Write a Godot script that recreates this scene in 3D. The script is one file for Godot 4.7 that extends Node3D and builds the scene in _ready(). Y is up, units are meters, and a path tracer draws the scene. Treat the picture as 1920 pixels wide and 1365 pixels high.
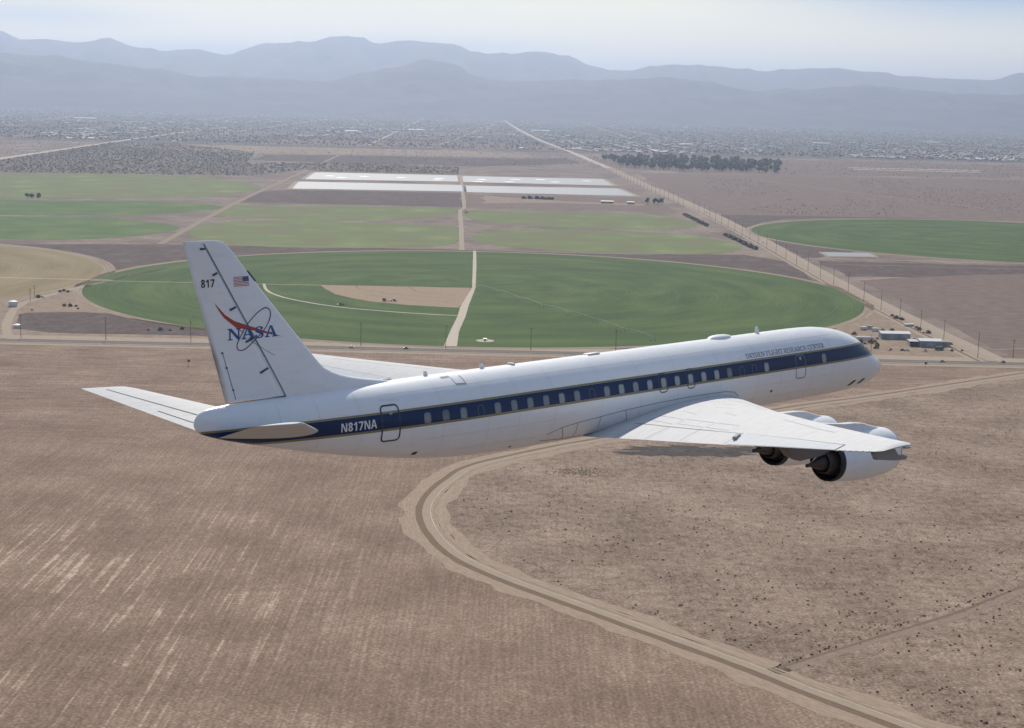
extends Node3D
# An airliner flying over farmland. Metres, y up, ground at y = 0, the camera looks along -z.

var rng := RandomNumberGenerator.new()
var M := {}
var used := {}

func _ready():
	rng.seed = 817
	# ---- camera
	var cam := Camera3D.new()
	cam.name = "camera"
	cam.fov = 26.14
	cam.near = 1.0
	cam.far = 120000.0
	cam.transform = Transform3D(Basis(Vector3.RIGHT, deg_to_rad(-9.525)) * Basis(Vector3.BACK, deg_to_rad(1.36)), Vector3(0, 195, 0))
	add_child(cam)
	# ---- sky, haze, exposure
	var env := Environment.new()
	env.background_mode = Environment.BG_SKY
	env.sky = Sky.new()
	var pano := PanoramaSkyMaterial.new()
	pano.panorama = sky_picture()
	pano.energy_multiplier = 1.5
	env.sky.sky_material = pano
	env.tonemap_mode = Environment.TONE_MAPPER_LINEAR
	env.tonemap_exposure = 1.13
	env.volumetric_fog_enabled = true      # thin haze that scatters forwards, as dust in the air does
	env.volumetric_fog_density = 0.000056
	env.volumetric_fog_albedo = Color(0.80, 0.87, 1.0)
	env.volumetric_fog_anisotropy = 0.55
	env.sdfgi_enabled = true
	env.ssao_enabled = true
	env.ssil_enabled = true
	var we := WorldEnvironment.new()
	we.name = "world_environment"
	we.environment = env
	add_child(we)
	# ---- sun: high, ahead of the camera and a little to its left
	var sun := DirectionalLight3D.new()
	sun.name = "sun"
	sun.light_energy = 1.42
	sun.light_color = Color(1.0, 0.965, 0.91)
	sun.light_angular_distance = 0.53
	sun.shadow_enabled = true
	add_child(sun)
	sun.look_at_from_position(Vector3.ZERO, Vector3(0.126, -0.651, 0.748))
	# ---- everything else
	make_materials()
	build_ground()
	build_mountains()
	build_town()
	build_farm_things()
	build_aircraft()

# ------------------------------------------------------------------ helpers
func lin(r, g, b) -> Color:
	return Color(r, g, b).linear_to_srgb()

func surface(c: Color, rough := 0.9, metal := 0.0, spec := 0.5) -> StandardMaterial3D:
	var m := StandardMaterial3D.new()
	m.albedo_color = c
	m.roughness = rough
	m.metallic = metal
	m.metallic_specular = spec
	return m

func textured(t: Texture2D, rough := 0.95, spec := 0.2) -> StandardMaterial3D:
	var m := surface(Color.WHITE, rough, 0.0, spec)
	m.albedo_texture = t
	return m

func numbered(called: String) -> String:
	var n: int = used.get(called, 0)
	used[called] = n + 1
	return called if n == 0 else "%s_%03d" % [called, n]

func tag(o: Node, label := "", category := "", group := "", kind := ""):
	if label: o.set_meta("label", label)
	if category: o.set_meta("category", category)
	if group: o.set_meta("group", group)
	if kind: o.set_meta("kind", kind)
	return o

func put(called: String, mesh: Mesh, m: Material, parent: Node = self) -> MeshInstance3D:
	var o := MeshInstance3D.new()
	o.name = numbered(called) if parent == self else called
	o.mesh = mesh
	o.material_override = m
	parent.add_child(o, true)
	return o

func base(called: String, at := Vector3.ZERO, turn := 0.0) -> Node3D:
	var o := Node3D.new()
	o.name = numbered(called)
	add_child(o)
	o.position = at
	o.rotation.y = turn
	return o

func copy_of(o: Node3D, at: Vector3, turn := 0.0, size := 1.0) -> Node3D:
	var c: Node3D = o.duplicate()
	c.name = numbered(String(o.name).rstrip("0123456789").trim_suffix("_"))
	add_child(c)
	c.position = at
	c.rotation.y = turn
	c.scale = Vector3.ONE * size
	return c

func nth(k: int) -> String:
	var words := ["first", "second", "third", "fourth", "fifth", "sixth", "seventh", "eighth", "ninth", "tenth", "eleventh", "twelfth", "thirteenth"]
	if k <= words.size(): return words[k - 1]
	return str(k) + ("st" if k % 10 == 1 and k != 11 else "nd" if k % 10 == 2 and k != 12 else "rd" if k % 10 == 3 and k != 13 else "th")

func pairs(a: Array) -> PackedVector2Array:
	var p := PackedVector2Array()
	for i in range(0, a.size(), 2):
		p.append(Vector2(a[i], a[i + 1]))
	return p

func array_mesh(v: PackedVector3Array, n: PackedVector3Array, uv: PackedVector2Array, ix: PackedInt32Array) -> ArrayMesh:
	var a := []
	a.resize(Mesh.ARRAY_MAX)
	a[Mesh.ARRAY_VERTEX] = v
	a[Mesh.ARRAY_NORMAL] = n
	if uv.size() == v.size():
		a[Mesh.ARRAY_TEX_UV] = uv
	a[Mesh.ARRAY_INDEX] = ix
	var m := ArrayMesh.new()
	m.add_surface_from_arrays(Mesh.PRIMITIVE_TRIANGLES, a)
	return m

# A soup of triangles with flat or smooth normals, turned outwards by its signed volume.
func closed(v: PackedVector3Array, ix: PackedInt32Array, uv := PackedVector2Array()) -> ArrayMesh:
	var n := PackedVector3Array()
	n.resize(v.size())
	var vol := 0.0
	var mid := Vector3.ZERO
	for p in v: mid += p
	mid /= maxf(1.0, v.size())
	for k in range(0, ix.size(), 3):
		var a := v[ix[k]] - mid
		var b := v[ix[k + 1]] - mid
		var c := v[ix[k + 2]] - mid
		var cr := (b - a).cross(c - a)
		vol += a.dot(b.cross(c))
		for q in 3: n[ix[k + q]] += cr
	var s := 1.0 if vol > 0 else -1.0
	for k in n.size(): n[k] = (n[k] * s).normalized() if n[k].length_squared() > 1e-20 else Vector3.UP
	if vol > 0:   # Godot's front faces run clockwise
		for k in range(0, ix.size(), 3):
			var t := ix[k + 1]
			ix[k + 1] = ix[k + 2]
			ix[k + 2] = t
	return array_mesh(v, n, uv, ix)

# Rings of equal length joined to a skin; closes round each ring if asked, and caps the ends.
func loft(rings: Array, round_ := true, caps := true) -> ArrayMesh:
	var v := PackedVector3Array()
	var uv := PackedVector2Array()
	var ix := PackedInt32Array()
	var m: int = rings[0].size()
	for i in rings.size():
		for j in m:
			v.append(rings[i][j])
			uv.append(Vector2(float(i) / (rings.size() - 1), float(j) / m))
	for i in rings.size() - 1:
		for j in (m if round_ else m - 1):
			var j2 := (j + 1) % m
			var a := i * m + j
			var b := i * m + j2
			ix.append_array([a, b, a + m, b, b + m, a + m])
	if caps:
		for e in [0, rings.size() - 1]:
			var st := v.size()
			var c := Vector3.ZERO
			for j in m: c += rings[e][j]
			for j in m:
				v.append(rings[e][j])
				uv.append(Vector2(0.5, 0.5))
			v.append(c / m)
			uv.append(Vector2(0.5, 0.5))
			for j in m:
				if not round_ and j == m - 1: continue
				var j2 := (j + 1) % m
				ix.append_array([st + m, st + j2, st + j] if e == 0 else [st + m, st + j, st + j2])
	return closed(v, ix, uv)

# A profile of (along, radius) turned round the x axis; along runs towards -x.
func lathe(profile: Array, at: Vector3, segments := 40, loop := false) -> ArrayMesh:
	var rings := []
	var n := profile.size() + (1 if loop else 0)
	for k in n:
		var p: Vector2 = profile[k % profile.size()]
		var ring := PackedVector3Array()
		for j in segments:
			var a := TAU * j / segments
			ring.append(at + Vector3(-p.x, sin(a) * p.y, cos(a) * p.y))
		rings.append(ring)
	return loft(rings, true, false)

# A flat outline in (along, y) given a thickness across z, with softened edges. along runs towards -x.
func slab(outline: Array, z: float, half: float, soft := 0.9) -> ArrayMesh:
	var c := Vector2.ZERO
	for p in outline: c += p
	c /= outline.size()
	var rings := []
	for w in [[-half, soft], [-half * 0.8, 1.0], [half * 0.8, 1.0], [half, soft]]:
		var ring := PackedVector3Array()
		for p in outline:
			var q: Vector2 = c + (p - c) * w[1]
			ring.append(Vector3(-q.x, q.y, z + w[0]))
		rings.append(ring)
	return loft(rings, true, true)

class Solid:
	# boxes, prisms and tubes collected into one mesh with flat faces
	var v := PackedVector3Array()
	var n := PackedVector3Array()
	var ix := PackedInt32Array()
	func quad(a: Vector3, b: Vector3, c: Vector3, d: Vector3, away: Vector3):
		var nn := (b - a).cross(c - a)
		if nn.length_squared() < 1e-16: nn = (c - a).cross(d - a)
		nn = nn.normalized()
		var flip := nn.dot(away) < 0
		if flip: nn = -nn
		var s := v.size()
		for p in [a, b, c, d]:
			v.append(p)
			n.append(nn)
		ix.append_array([s, s + 1, s + 2, s, s + 2, s + 3] if flip else [s, s + 2, s + 1, s, s + 3, s + 2])
	func box(c: Vector3, size: Vector3, turn := Basis.IDENTITY):
		var h := size / 2
		for ax in 3:
			for sg in [-1, 1]:
				var w := Vector3.ZERO
				w[ax] = sg
				var e1 := Vector3.ZERO
				e1[(ax + 1) % 3] = h[(ax + 1) % 3]
				var e2 := Vector3.ZERO
				e2[(ax + 2) % 3] = h[(ax + 2) % 3]
				var o := w * h
				quad(c + turn * (o - e1 - e2), c + turn * (o + e1 - e2), c + turn * (o + e1 + e2), c + turn * (o - e1 + e2), turn * w)
	func tube(a: Vector3, b: Vector3, r1: float, r2: float, sides := 6):
		var d := (b - a).normalized()
		var e := d.cross(Vector3.UP if absf(d.y) < 0.9 else Vector3.RIGHT).normalized()
		var f := d.cross(e)
		for k in sides:
			var u := e * cos(TAU * k / sides) + f * sin(TAU * k / sides)
			var w := e * cos(TAU * (k + 1) / sides) + f * sin(TAU * (k + 1) / sides)
			quad(a + u * r1, a + w * r1, b + w * r2, b + u * r2, u + w)
			quad(b, b + u * r2, b + w * r2, b, d)
			quad(a, a + u * r1, a + w * r1, a, -d)
	func gable(c: Vector3, size: Vector3, rise: float):
		# a roof over a rectangle: ridge along x
		var hx := size.x / 2
		var hz := size.z / 2
		var a := c + Vector3(-hx, 0, -hz)
		var b := c + Vector3(hx, 0, -hz)
		var d := c + Vector3(hx, 0, hz)
		var e := c + Vector3(-hx, 0, hz)
		var p := c + Vector3(-hx, rise, 0)
		var q := c + Vector3(hx, rise, 0)
		quad(a, b, q, p, Vector3(0, 1, -0.5))
		quad(e, d, q, p, Vector3(0, 1, 0.5))
		quad(a, e, p, p, Vector3.LEFT)
		quad(b, d, q, q, Vector3.RIGHT)
	func mesh() -> ArrayMesh:
		var arr := []
		arr.resize(Mesh.ARRAY_MAX)
		arr[Mesh.ARRAY_VERTEX] = v
		arr[Mesh.ARRAY_NORMAL] = n
		arr[Mesh.ARRAY_INDEX] = ix
		var m := ArrayMesh.new()
		m.add_surface_from_arrays(Mesh.PRIMITIVE_TRIANGLES, arr)
		return m

# ------------------------------------------------------------------ computed pictures
func noise_bytes(w: int, h: int, seed_: int, freq: float, octaves := 3, stretch := 1, sideways := false, seamless := true) -> PackedByteArray:
	var f := FastNoiseLite.new()
	f.seed = seed_
	f.noise_type = FastNoiseLite.TYPE_SIMPLEX_SMOOTH
	f.frequency = freq
	f.fractal_octaves = octaves
	var sw := w / stretch if sideways else w
	var sh := h if sideways else h / stretch
	var im := f.get_seamless_image(sw, sh, false, false, 0.1, true) if seamless else f.get_image(sw, sh, false, false, true)
	im.convert(Image.FORMAT_L8)
	if stretch > 1: im.resize(w, h, Image.INTERPOLATE_CUBIC)
	return im.get_data()

func ramp(stops: Array) -> PackedByteArray:
	var out := PackedByteArray()
	out.resize(768)
	for k in 256:
		var t := k / 255.0
		var c: Color = stops[0][1]
		for s in stops.size() - 1:
			if t >= stops[s][0]:
				c = stops[s][1].lerp(stops[s + 1][1], clampf((t - stops[s][0]) / (stops[s + 1][0] - stops[s][0]), 0, 1))
		c = c.linear_to_srgb()
		out[k * 3] = int(c.r * 255)
		out[k * 3 + 1] = int(c.g * 255)
		out[k * 3 + 2] = int(c.b * 255)
	return out

# Layers of [bytes, weight] added up, stretched about the middle by gain and coloured by a ramp of real base colours.
func mixed(w: int, h: int, layers: Array, gain: float, stops: Array) -> ImageTexture:
	var lut := ramp(stops)
	var out := PackedByteArray()
	out.resize(w * h * 3)
	var a: PackedByteArray = layers[0][0]
	var b: PackedByteArray = layers[1][0]
	var c: PackedByteArray = layers[2][0]
	var wa: float = layers[0][1] * gain
	var wb: float = layers[1][1] * gain
	var wc: float = layers[2][1] * gain
	var off := 128.0 - 128.0 * (wa + wb + wc)
	var o := 0
	for i in w * h:
		var q := clampi(int(a[i] * wa + b[i] * wb + c[i] * wc + off), 0, 255) * 3
		out[o] = lut[q]
		out[o + 1] = lut[q + 1]
		out[o + 2] = lut[q + 2]
		o += 3
	return ImageTexture.create_from_image(Image.create_from_data(w, h, false, Image.FORMAT_RGB8, out))

func sky_picture() -> ImageTexture:
	var w := 2048
	var h := 1024
	var fine := noise_bytes(w, h, 5, 0.012, 5, 8, true)
	var broad := noise_bytes(w, h, 6, 0.006, 4, 4, true)
	var out := PackedByteArray()
	out.resize(w * h * 3)
	# gaps of blue in the thin cloud: (azimuth, height, half width, half height) in degrees, and how open
	var gaps := [[16.0, 5.0, 7.0, 1.5, 1.0], [11.0, 4.3, 3.0, 0.5, 0.7], [7.5, 4.9, 4.0, 0.6, 0.7], [-17.0, 2.6, 3.0, 0.4, 0.3], [-10.5, 1.5, 4.0, 0.35, 0.45], [-3.0, 1.9, 4.0, 0.3, 0.35], [5.0, 1.3, 3.0, 0.3, 0.25]]
	var g := RandomNumberGenerator.new()
	g.seed = 31
	for k in 110:
		gaps.append([g.randf_range(50, 310), g.randf_range(1.5, 60), g.randf_range(4, 12), g.randf_range(0.6, 4.0), g.randf_range(0.3, 1.0)])
	var gap_map := PackedFloat32Array()
	gap_map.resize(w * h)
	for q in gaps:
		var x0 := int(q[0] / 360.0 * w)      # column 0 looks along -z
		var y0 := int((0.5 - q[1] / 180.0) * h)
		var rx := maxi(2, int(q[2] / 360.0 * w * 2.0))
		var ry := maxi(2, int(q[3] / 180.0 * h * 2.0))
		for y in range(maxi(0, y0 - ry), mini(h, y0 + ry + 1)):
			for x in range(x0 - rx, x0 + rx + 1):
				var d := Vector2(float(x - x0) / rx, float(y - y0) / ry).length()
				if d < 1.0:
					var i := y * w + posmod(x, w)
					gap_map[i] = maxf(gap_map[i], (1 - d) * (1 - d) * (1 + 2 * d) * q[4])
	for y in h:
		var el := maxf(0.0, 90.0 - 180.0 * (y + 0.5) / h)
		var t := 1.0 - exp(-el / 13.0)
		var blue := Color(0.13, 0.28, 0.50).lerp(Color(0.071, 0.137, 0.275), t)
		var cloud := Color(1.0, 0.875, 0.52).lerp(Color(0.265, 0.27, 0.28), t)
		var thick := lerpf(0.86, 0.42, t)
		for x in w:
			var i := y * w + x
			var n := (fine[i] * 0.6 + broad[i] * 0.4) / 255.0 - 0.5
			var cover := clampf(thick + n * 0.55 - gap_map[i] * (1.2 - n * 1.3), 0.0, 1.0)
			var c := blue.lerp(cloud, cover).linear_to_srgb()
			out[i * 3] = int(c.r * 255)
			out[i * 3 + 1] = int(c.g * 255)
			out[i * 3 + 2] = int(c.b * 255)
	return ImageTexture.create_from_image(Image.create_from_data(w, h, false, Image.FORMAT_RGB8, out))

# ------------------------------------------------------------------ ground
func make_materials():
	var fine := noise_bytes(512, 512, 11, 0.11, 3)
	var mid := noise_bytes(512, 512, 12, 0.025, 4)
	var coarse := noise_bytes(512, 512, 13, 0.007, 3)
	var rows := noise_bytes(512, 512, 14, 0.2, 2, 16)
	var rows_ew := noise_bytes(512, 512, 15, 0.2, 2, 16, true)
	var l3 := func(a, wa, b, wb, c, wc): return [[a, wa], [b, wb], [c, wc]]
	M.desert = textured(mixed(512, 512, l3.call(fine, 0.35, mid, 0.35, coarse, 0.5), 1.3, [[0.0, Color(0.109, 0.084, 0.071)], [0.5, Color(0.192, 0.149, 0.123)], [1.0, Color(0.301, 0.236, 0.189)]]))
	M.dark_soil = textured(mixed(512, 512, l3.call(fine, 0.35, mid, 0.4, coarse, 0.35), 1.2, [[0.0, Color(0.060, 0.044, 0.040)], [0.5, Color(0.098, 0.073, 0.066)], [1.0, Color(0.165, 0.126, 0.108)]]))
	M.red_soil = textured(mixed(512, 512, l3.call(fine, 0.3, mid, 0.35, rows_ew, 0.35), 1.2, [[0.0, Color(0.105, 0.075, 0.062)], [0.5, Color(0.165, 0.120, 0.099)], [1.0, Color(0.235, 0.178, 0.146)]]))
	M.tan_soil = textured(mixed(512, 512, l3.call(fine, 0.4, mid, 0.4, coarse, 0.3), 1.2, [[0.0, Color(0.162, 0.119, 0.086)], [0.5, Color(0.257, 0.193, 0.141)], [1.0, Color(0.358, 0.279, 0.208)]]))
	M.pale_dirt = textured(mixed(512, 512, l3.call(fine, 0.4, mid, 0.4, rows, 0.3), 1.2, [[0.0, Color(0.216, 0.167, 0.125)], [0.5, Color(0.328, 0.265, 0.203)], [1.0, Color(0.441, 0.367, 0.288)]]))
	M.track = textured(mixed(512, 512, l3.call(fine, 0.25, rows, 0.65, mid, 0.25), 1.3, [[0.0, Color(0.171, 0.130, 0.095)], [0.5, Color(0.265, 0.205, 0.151)], [1.0, Color(0.353, 0.284, 0.215)]]))
	M.chalk = textured(mixed(512, 512, l3.call(fine, 0.4, rows, 0.4, mid, 0.4), 1.2, [[0.0, Color(0.323, 0.270, 0.215)], [0.5, Color(0.461, 0.400, 0.323)], [1.0, Color(0.588, 0.521, 0.430)]]))
	M.verge = textured(mixed(512, 512, l3.call(fine, 0.3, rows, 0.6, mid, 0.3), 1.4, [[0.0, Color(0.194, 0.146, 0.106)], [0.5, Color(0.308, 0.235, 0.173)], [1.0, Color(0.410, 0.324, 0.246)]]))
	M.side_soil = textured(mixed(512, 512, l3.call(fine, 0.4, rows, 0.4, mid, 0.4), 1.3, [[0.0, Color(0.14, 0.104, 0.080)], [0.5, Color(0.235, 0.180, 0.142)], [1.0, Color(0.32, 0.255, 0.205)]]))
	M.ditch = textured(mixed(512, 512, l3.call(fine, 0.4, rows, 0.4, mid, 0.3), 1.1, [[0.0, Color(0.113, 0.077, 0.055)], [0.5, Color(0.167, 0.118, 0.083)], [1.0, Color(0.254, 0.183, 0.128)]]))
	M.concrete = textured(mixed(512, 512, l3.call(fine, 0.3, rows, 0.5, mid, 0.35), 1.1, [[0.0, Color(0.224, 0.177, 0.132)], [0.5, Color(0.311, 0.249, 0.190)], [1.0, Color(0.414, 0.335, 0.255)]]))
	M.asphalt = textured(mixed(512, 512, l3.call(fine, 0.3, rows, 0.5, mid, 0.35), 1.1, [[0.0, Color(0.10, 0.088, 0.080)], [0.5, Color(0.150, 0.134, 0.122)], [1.0, Color(0.205, 0.186, 0.170)]]))
	M.burnt = textured(mixed(512, 512, l3.call(fine, 0.4, mid, 0.4, coarse, 0.3), 1.2, [[0.0, Color(0.035, 0.031, 0.030)], [0.5, Color(0.068, 0.060, 0.057)], [1.0, Color(0.13, 0.108, 0.095)]]))
	M.crop = textured(mixed(512, 512, l3.call(fine, 0.25, rows, 0.35, coarse, 0.55), 1.7, [[0.0, Color(0.039, 0.072, 0.021)], [0.5, Color(0.059, 0.099, 0.028)], [1.0, Color(0.093, 0.134, 0.041)]]))
	M.crop_track = surface(lin(0.095, 0.112, 0.058), 0.95, 0.0, 0.2)
	M.far_shrub = surface(lin(0.22, 0.19, 0.15), 0.95, 0.0, 0.2)
	M.town_leaf = surface(lin(0.125, 0.126, 0.100), 0.9, 0.0, 0.2)
	M.pale_crop = textured(mixed(512, 512, l3.call(fine, 0.2, rows_ew, 0.45, coarse, 0.6), 1.5, [[0.0, Color(0.160, 0.136, 0.087)], [0.35, Color(0.147, 0.158, 0.069)], [0.6, Color(0.134, 0.175, 0.065)], [1.0, Color(0.217, 0.231, 0.103)]]))
	M.bright_crop = textured(mixed(512, 512, l3.call(fine, 0.2, rows_ew, 0.45, coarse, 0.6), 1.3, [[0.0, Color(0.066, 0.105, 0.038)], [0.5, Color(0.087, 0.143, 0.046)], [1.0, Color(0.156, 0.178, 0.072)]]))
	M.straw = textured(mixed(512, 512, l3.call(fine, 0.25, rows, 0.35, coarse, 0.5), 1.2, [[0.0, Color(0.151, 0.127, 0.068)], [0.5, Color(0.230, 0.182, 0.099)], [1.0, Color(0.302, 0.237, 0.145)]]))
	M.sown = textured(mixed(512, 512, l3.call(fine, 0.25, rows, 0.5, mid, 0.3), 1.2, [[0.0, Color(0.196, 0.140, 0.090)], [0.5, Color(0.294, 0.220, 0.153)], [1.0, Color(0.372, 0.293, 0.211)]]))
	M.town_soil = textured(mixed(512, 512, l3.call(fine, 0.5, mid, 0.4, coarse, 0.4), 1.4, [[0.0, Color(0.048, 0.054, 0.046)], [0.5, Color(0.100, 0.097, 0.086)], [1.0, Color(0.216, 0.197, 0.176)]]))
	M.scrub_soil = textured(mixed(512, 512, l3.call(fine, 0.5, mid, 0.3, coarse, 0.3), 1.3, [[0.0, Color(0.081, 0.071, 0.057)], [0.5, Color(0.155, 0.129, 0.108)], [1.0, Color(0.230, 0.190, 0.159)]]))
	M.rock = textured(mixed(512, 512, l3.call(fine, 0.4, mid, 0.4, coarse, 0.5), 1.2, [[0.0, Color(0.055, 0.052, 0.045)], [0.5, Color(0.088, 0.080, 0.064)], [1.0, Color(0.125, 0.11, 0.092)]]))
	M.water = surface(lin(0.20, 0.205, 0.215), 0.34, 0.0, 0.4)
	M.foam = surface(lin(0.85, 0.86, 0.87), 0.7)
	M.white_line = surface(lin(0.55, 0.53, 0.50), 0.8)
	M.shrub = surface(lin(0.150, 0.115, 0.076), 0.95, 0.0, 0.2)
	M.dry_shrub = surface(lin(0.23, 0.175, 0.10), 0.95, 0.0, 0.2)
	M.leaf = surface(lin(0.105, 0.122, 0.085), 0.85, 0.0, 0.3)
	M.leaf2 = surface(lin(0.12, 0.135, 0.098), 0.85, 0.0, 0.3)
	M.bark = surface(lin(0.10, 0.075, 0.055), 0.95)
	M.pole = surface(lin(0.085, 0.062, 0.050), 0.9)
	M.roof_white = surface(lin(0.58, 0.58, 0.57), 0.6)
	M.roof_tan = surface(lin(0.34, 0.28, 0.22), 0.8)
	M.wall_blue = surface(lin(0.27, 0.285, 0.32), 0.7)
	M.wall_tan = surface(lin(0.40, 0.34, 0.28), 0.8)
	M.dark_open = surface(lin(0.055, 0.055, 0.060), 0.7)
	M.roll_door = surface(lin(0.20, 0.215, 0.24), 0.6)
	M.steel = surface(lin(0.35, 0.36, 0.37), 0.45, 0.5)
	M.tyre = surface(lin(0.02, 0.02, 0.02), 0.9)
	M.glass = surface(lin(0.03, 0.035, 0.04), 0.08)
	for c in [["car_white", 0.75, 0.75, 0.74], ["car_black", 0.02, 0.02, 0.024], ["car_silver", 0.45, 0.46, 0.47], ["car_red", 0.16, 0.035, 0.03], ["car_tan", 0.42, 0.36, 0.28], ["tractor_green", 0.03, 0.09, 0.035], ["rust", 0.15, 0.075, 0.05]]:
		M[c[0]] = surface(lin(c[1], c[2], c[3]), 0.35)

func sheet(called: String, outline: PackedVector2Array, y: float, m: Material, tile: float, parent: Node = self) -> MeshInstance3D:
	var v := PackedVector3Array()
	var n := PackedVector3Array()
	var uv := PackedVector2Array()
	for p in outline:
		v.append(Vector3(p.x, y, p.y))
		n.append(Vector3.UP)
		uv.append(p / tile)
	var ix := Geometry2D.triangulate_polygon(outline)
	for k in range(0, ix.size(), 3):
		var a := outline[ix[k]]
		if (outline[ix[k + 1]] - a).cross(outline[ix[k + 2]] - a) < 0:
			var t := ix[k + 1]
			ix[k + 1] = ix[k + 2]
			ix[k + 2] = t
	var o := put(called, array_mesh(v, n, uv, ix), m, parent)
	if parent == self: o.set_meta("kind", "structure")
	return o

# An outline made uneven, as worn edges are.
func ragged(outline: PackedVector2Array, step: float, much: float) -> PackedVector2Array:
	var f := FastNoiseLite.new()
	f.seed = outline.size() * 7 + int(outline[0].x)
	f.frequency = 0.6 / step
	f.fractal_octaves = 3
	var out := PackedVector2Array()
	for k in outline.size():
		var a := outline[k]
		var b := outline[(k + 1) % outline.size()]
		var n := maxi(1, int(a.distance_to(b) / step))
		var side := (b - a).normalized().orthogonal()
		for j in n:
			var p := a.lerp(b, float(j) / n)
			out.append(p + side * f.get_noise_2dv(p) * much)
	return out

func smooth_path(pts: PackedVector2Array, step := 6.0) -> PackedVector2Array:
	var out := PackedVector2Array()
	for k in pts.size() - 1:
		var p0 := pts[maxi(0, k - 1)]
		var p3 := pts[mini(pts.size() - 1, k + 2)]
		var n := maxi(1, int(pts[k].distance_to(pts[k + 1]) / step))
		for j in n:
			out.append(pts[k].cubic_interpolate(pts[k + 1], p0, p3, float(j) / n))
	out.append(pts[pts.size() - 1])
	return out

# A strip along a path between two offsets to its right-hand side.
func ribbon(called: String, path: PackedVector2Array, from: float, to: float, y: float, m: Material, tile := Vector2(20, 60), uneven := 0.0, parent: Node = self) -> MeshInstance3D:
	var v := PackedVector3Array()
	var n := PackedVector3Array()
	var uv := PackedVector2Array()
	var ix := PackedInt32Array()
	var f := FastNoiseLite.new()
	f.seed = int(from * 13 + to * 7 + path[0].x)
	f.frequency = 0.03
	f.fractal_octaves = 3
	var run := 0.0
	for k in path.size():
		var d := (path[mini(k + 1, path.size() - 1)] - path[maxi(k - 1, 0)]).normalized()
		var side := Vector2(-d.y, d.x)
		if k > 0: run += path[k].distance_to(path[k - 1])
		var e0 := from + f.get_noise_1d(run) * uneven
		var e1 := to + f.get_noise_1d(run + 5000.0) * uneven
		for e in [e0, e1]:
			var p: Vector2 = path[k] + side * e
			v.append(Vector3(p.x, y, p.y))
			n.append(Vector3.UP)
			uv.append(Vector2(e / tile.x, run / tile.y))
		if k > 0:
			var s := k * 2
			ix.append_array([s - 2, s, s - 1, s - 1, s, s + 1])
	var o := put(called, array_mesh(v, n, uv, ix), m, parent)
	if parent == self: o.set_meta("kind", "structure")
	return o

# A round field: rings of crop rows run round its middle.
func disc(called: String, c: Vector2, r: float, y: float, m: Material, from_deg := 0.0, to_deg := 360.0, inner := 0.0) -> MeshInstance3D:
	var v := PackedVector3Array()
	var n := PackedVector3Array()
	var uv := PackedVector2Array()
	var ix := PackedInt32Array()
	var steps := int((to_deg - from_deg) / 3.0)
	for k in steps + 1:
		var a := deg_to_rad(lerpf(from_deg, to_deg, float(k) / steps))
		for j in 9:
			var q := lerpf(inner, r, j / 8.0)
			v.append(Vector3(c.x + cos(a) * q, y, c.y + sin(a) * q))
			n.append(Vector3.UP)
			uv.append(Vector2(q / 210.0, a * 3.0 / TAU))
		if k > 0:
			for j in 8:
				var s := k * 9 + j
				ix.append_array([s - 9, s - 8, s, s - 8, s + 1, s])
	var o := put(called, array_mesh(v, n, uv, ix), m)
	o.set_meta("kind", "structure")
	return o

var curve_road := PackedVector2Array()

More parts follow.
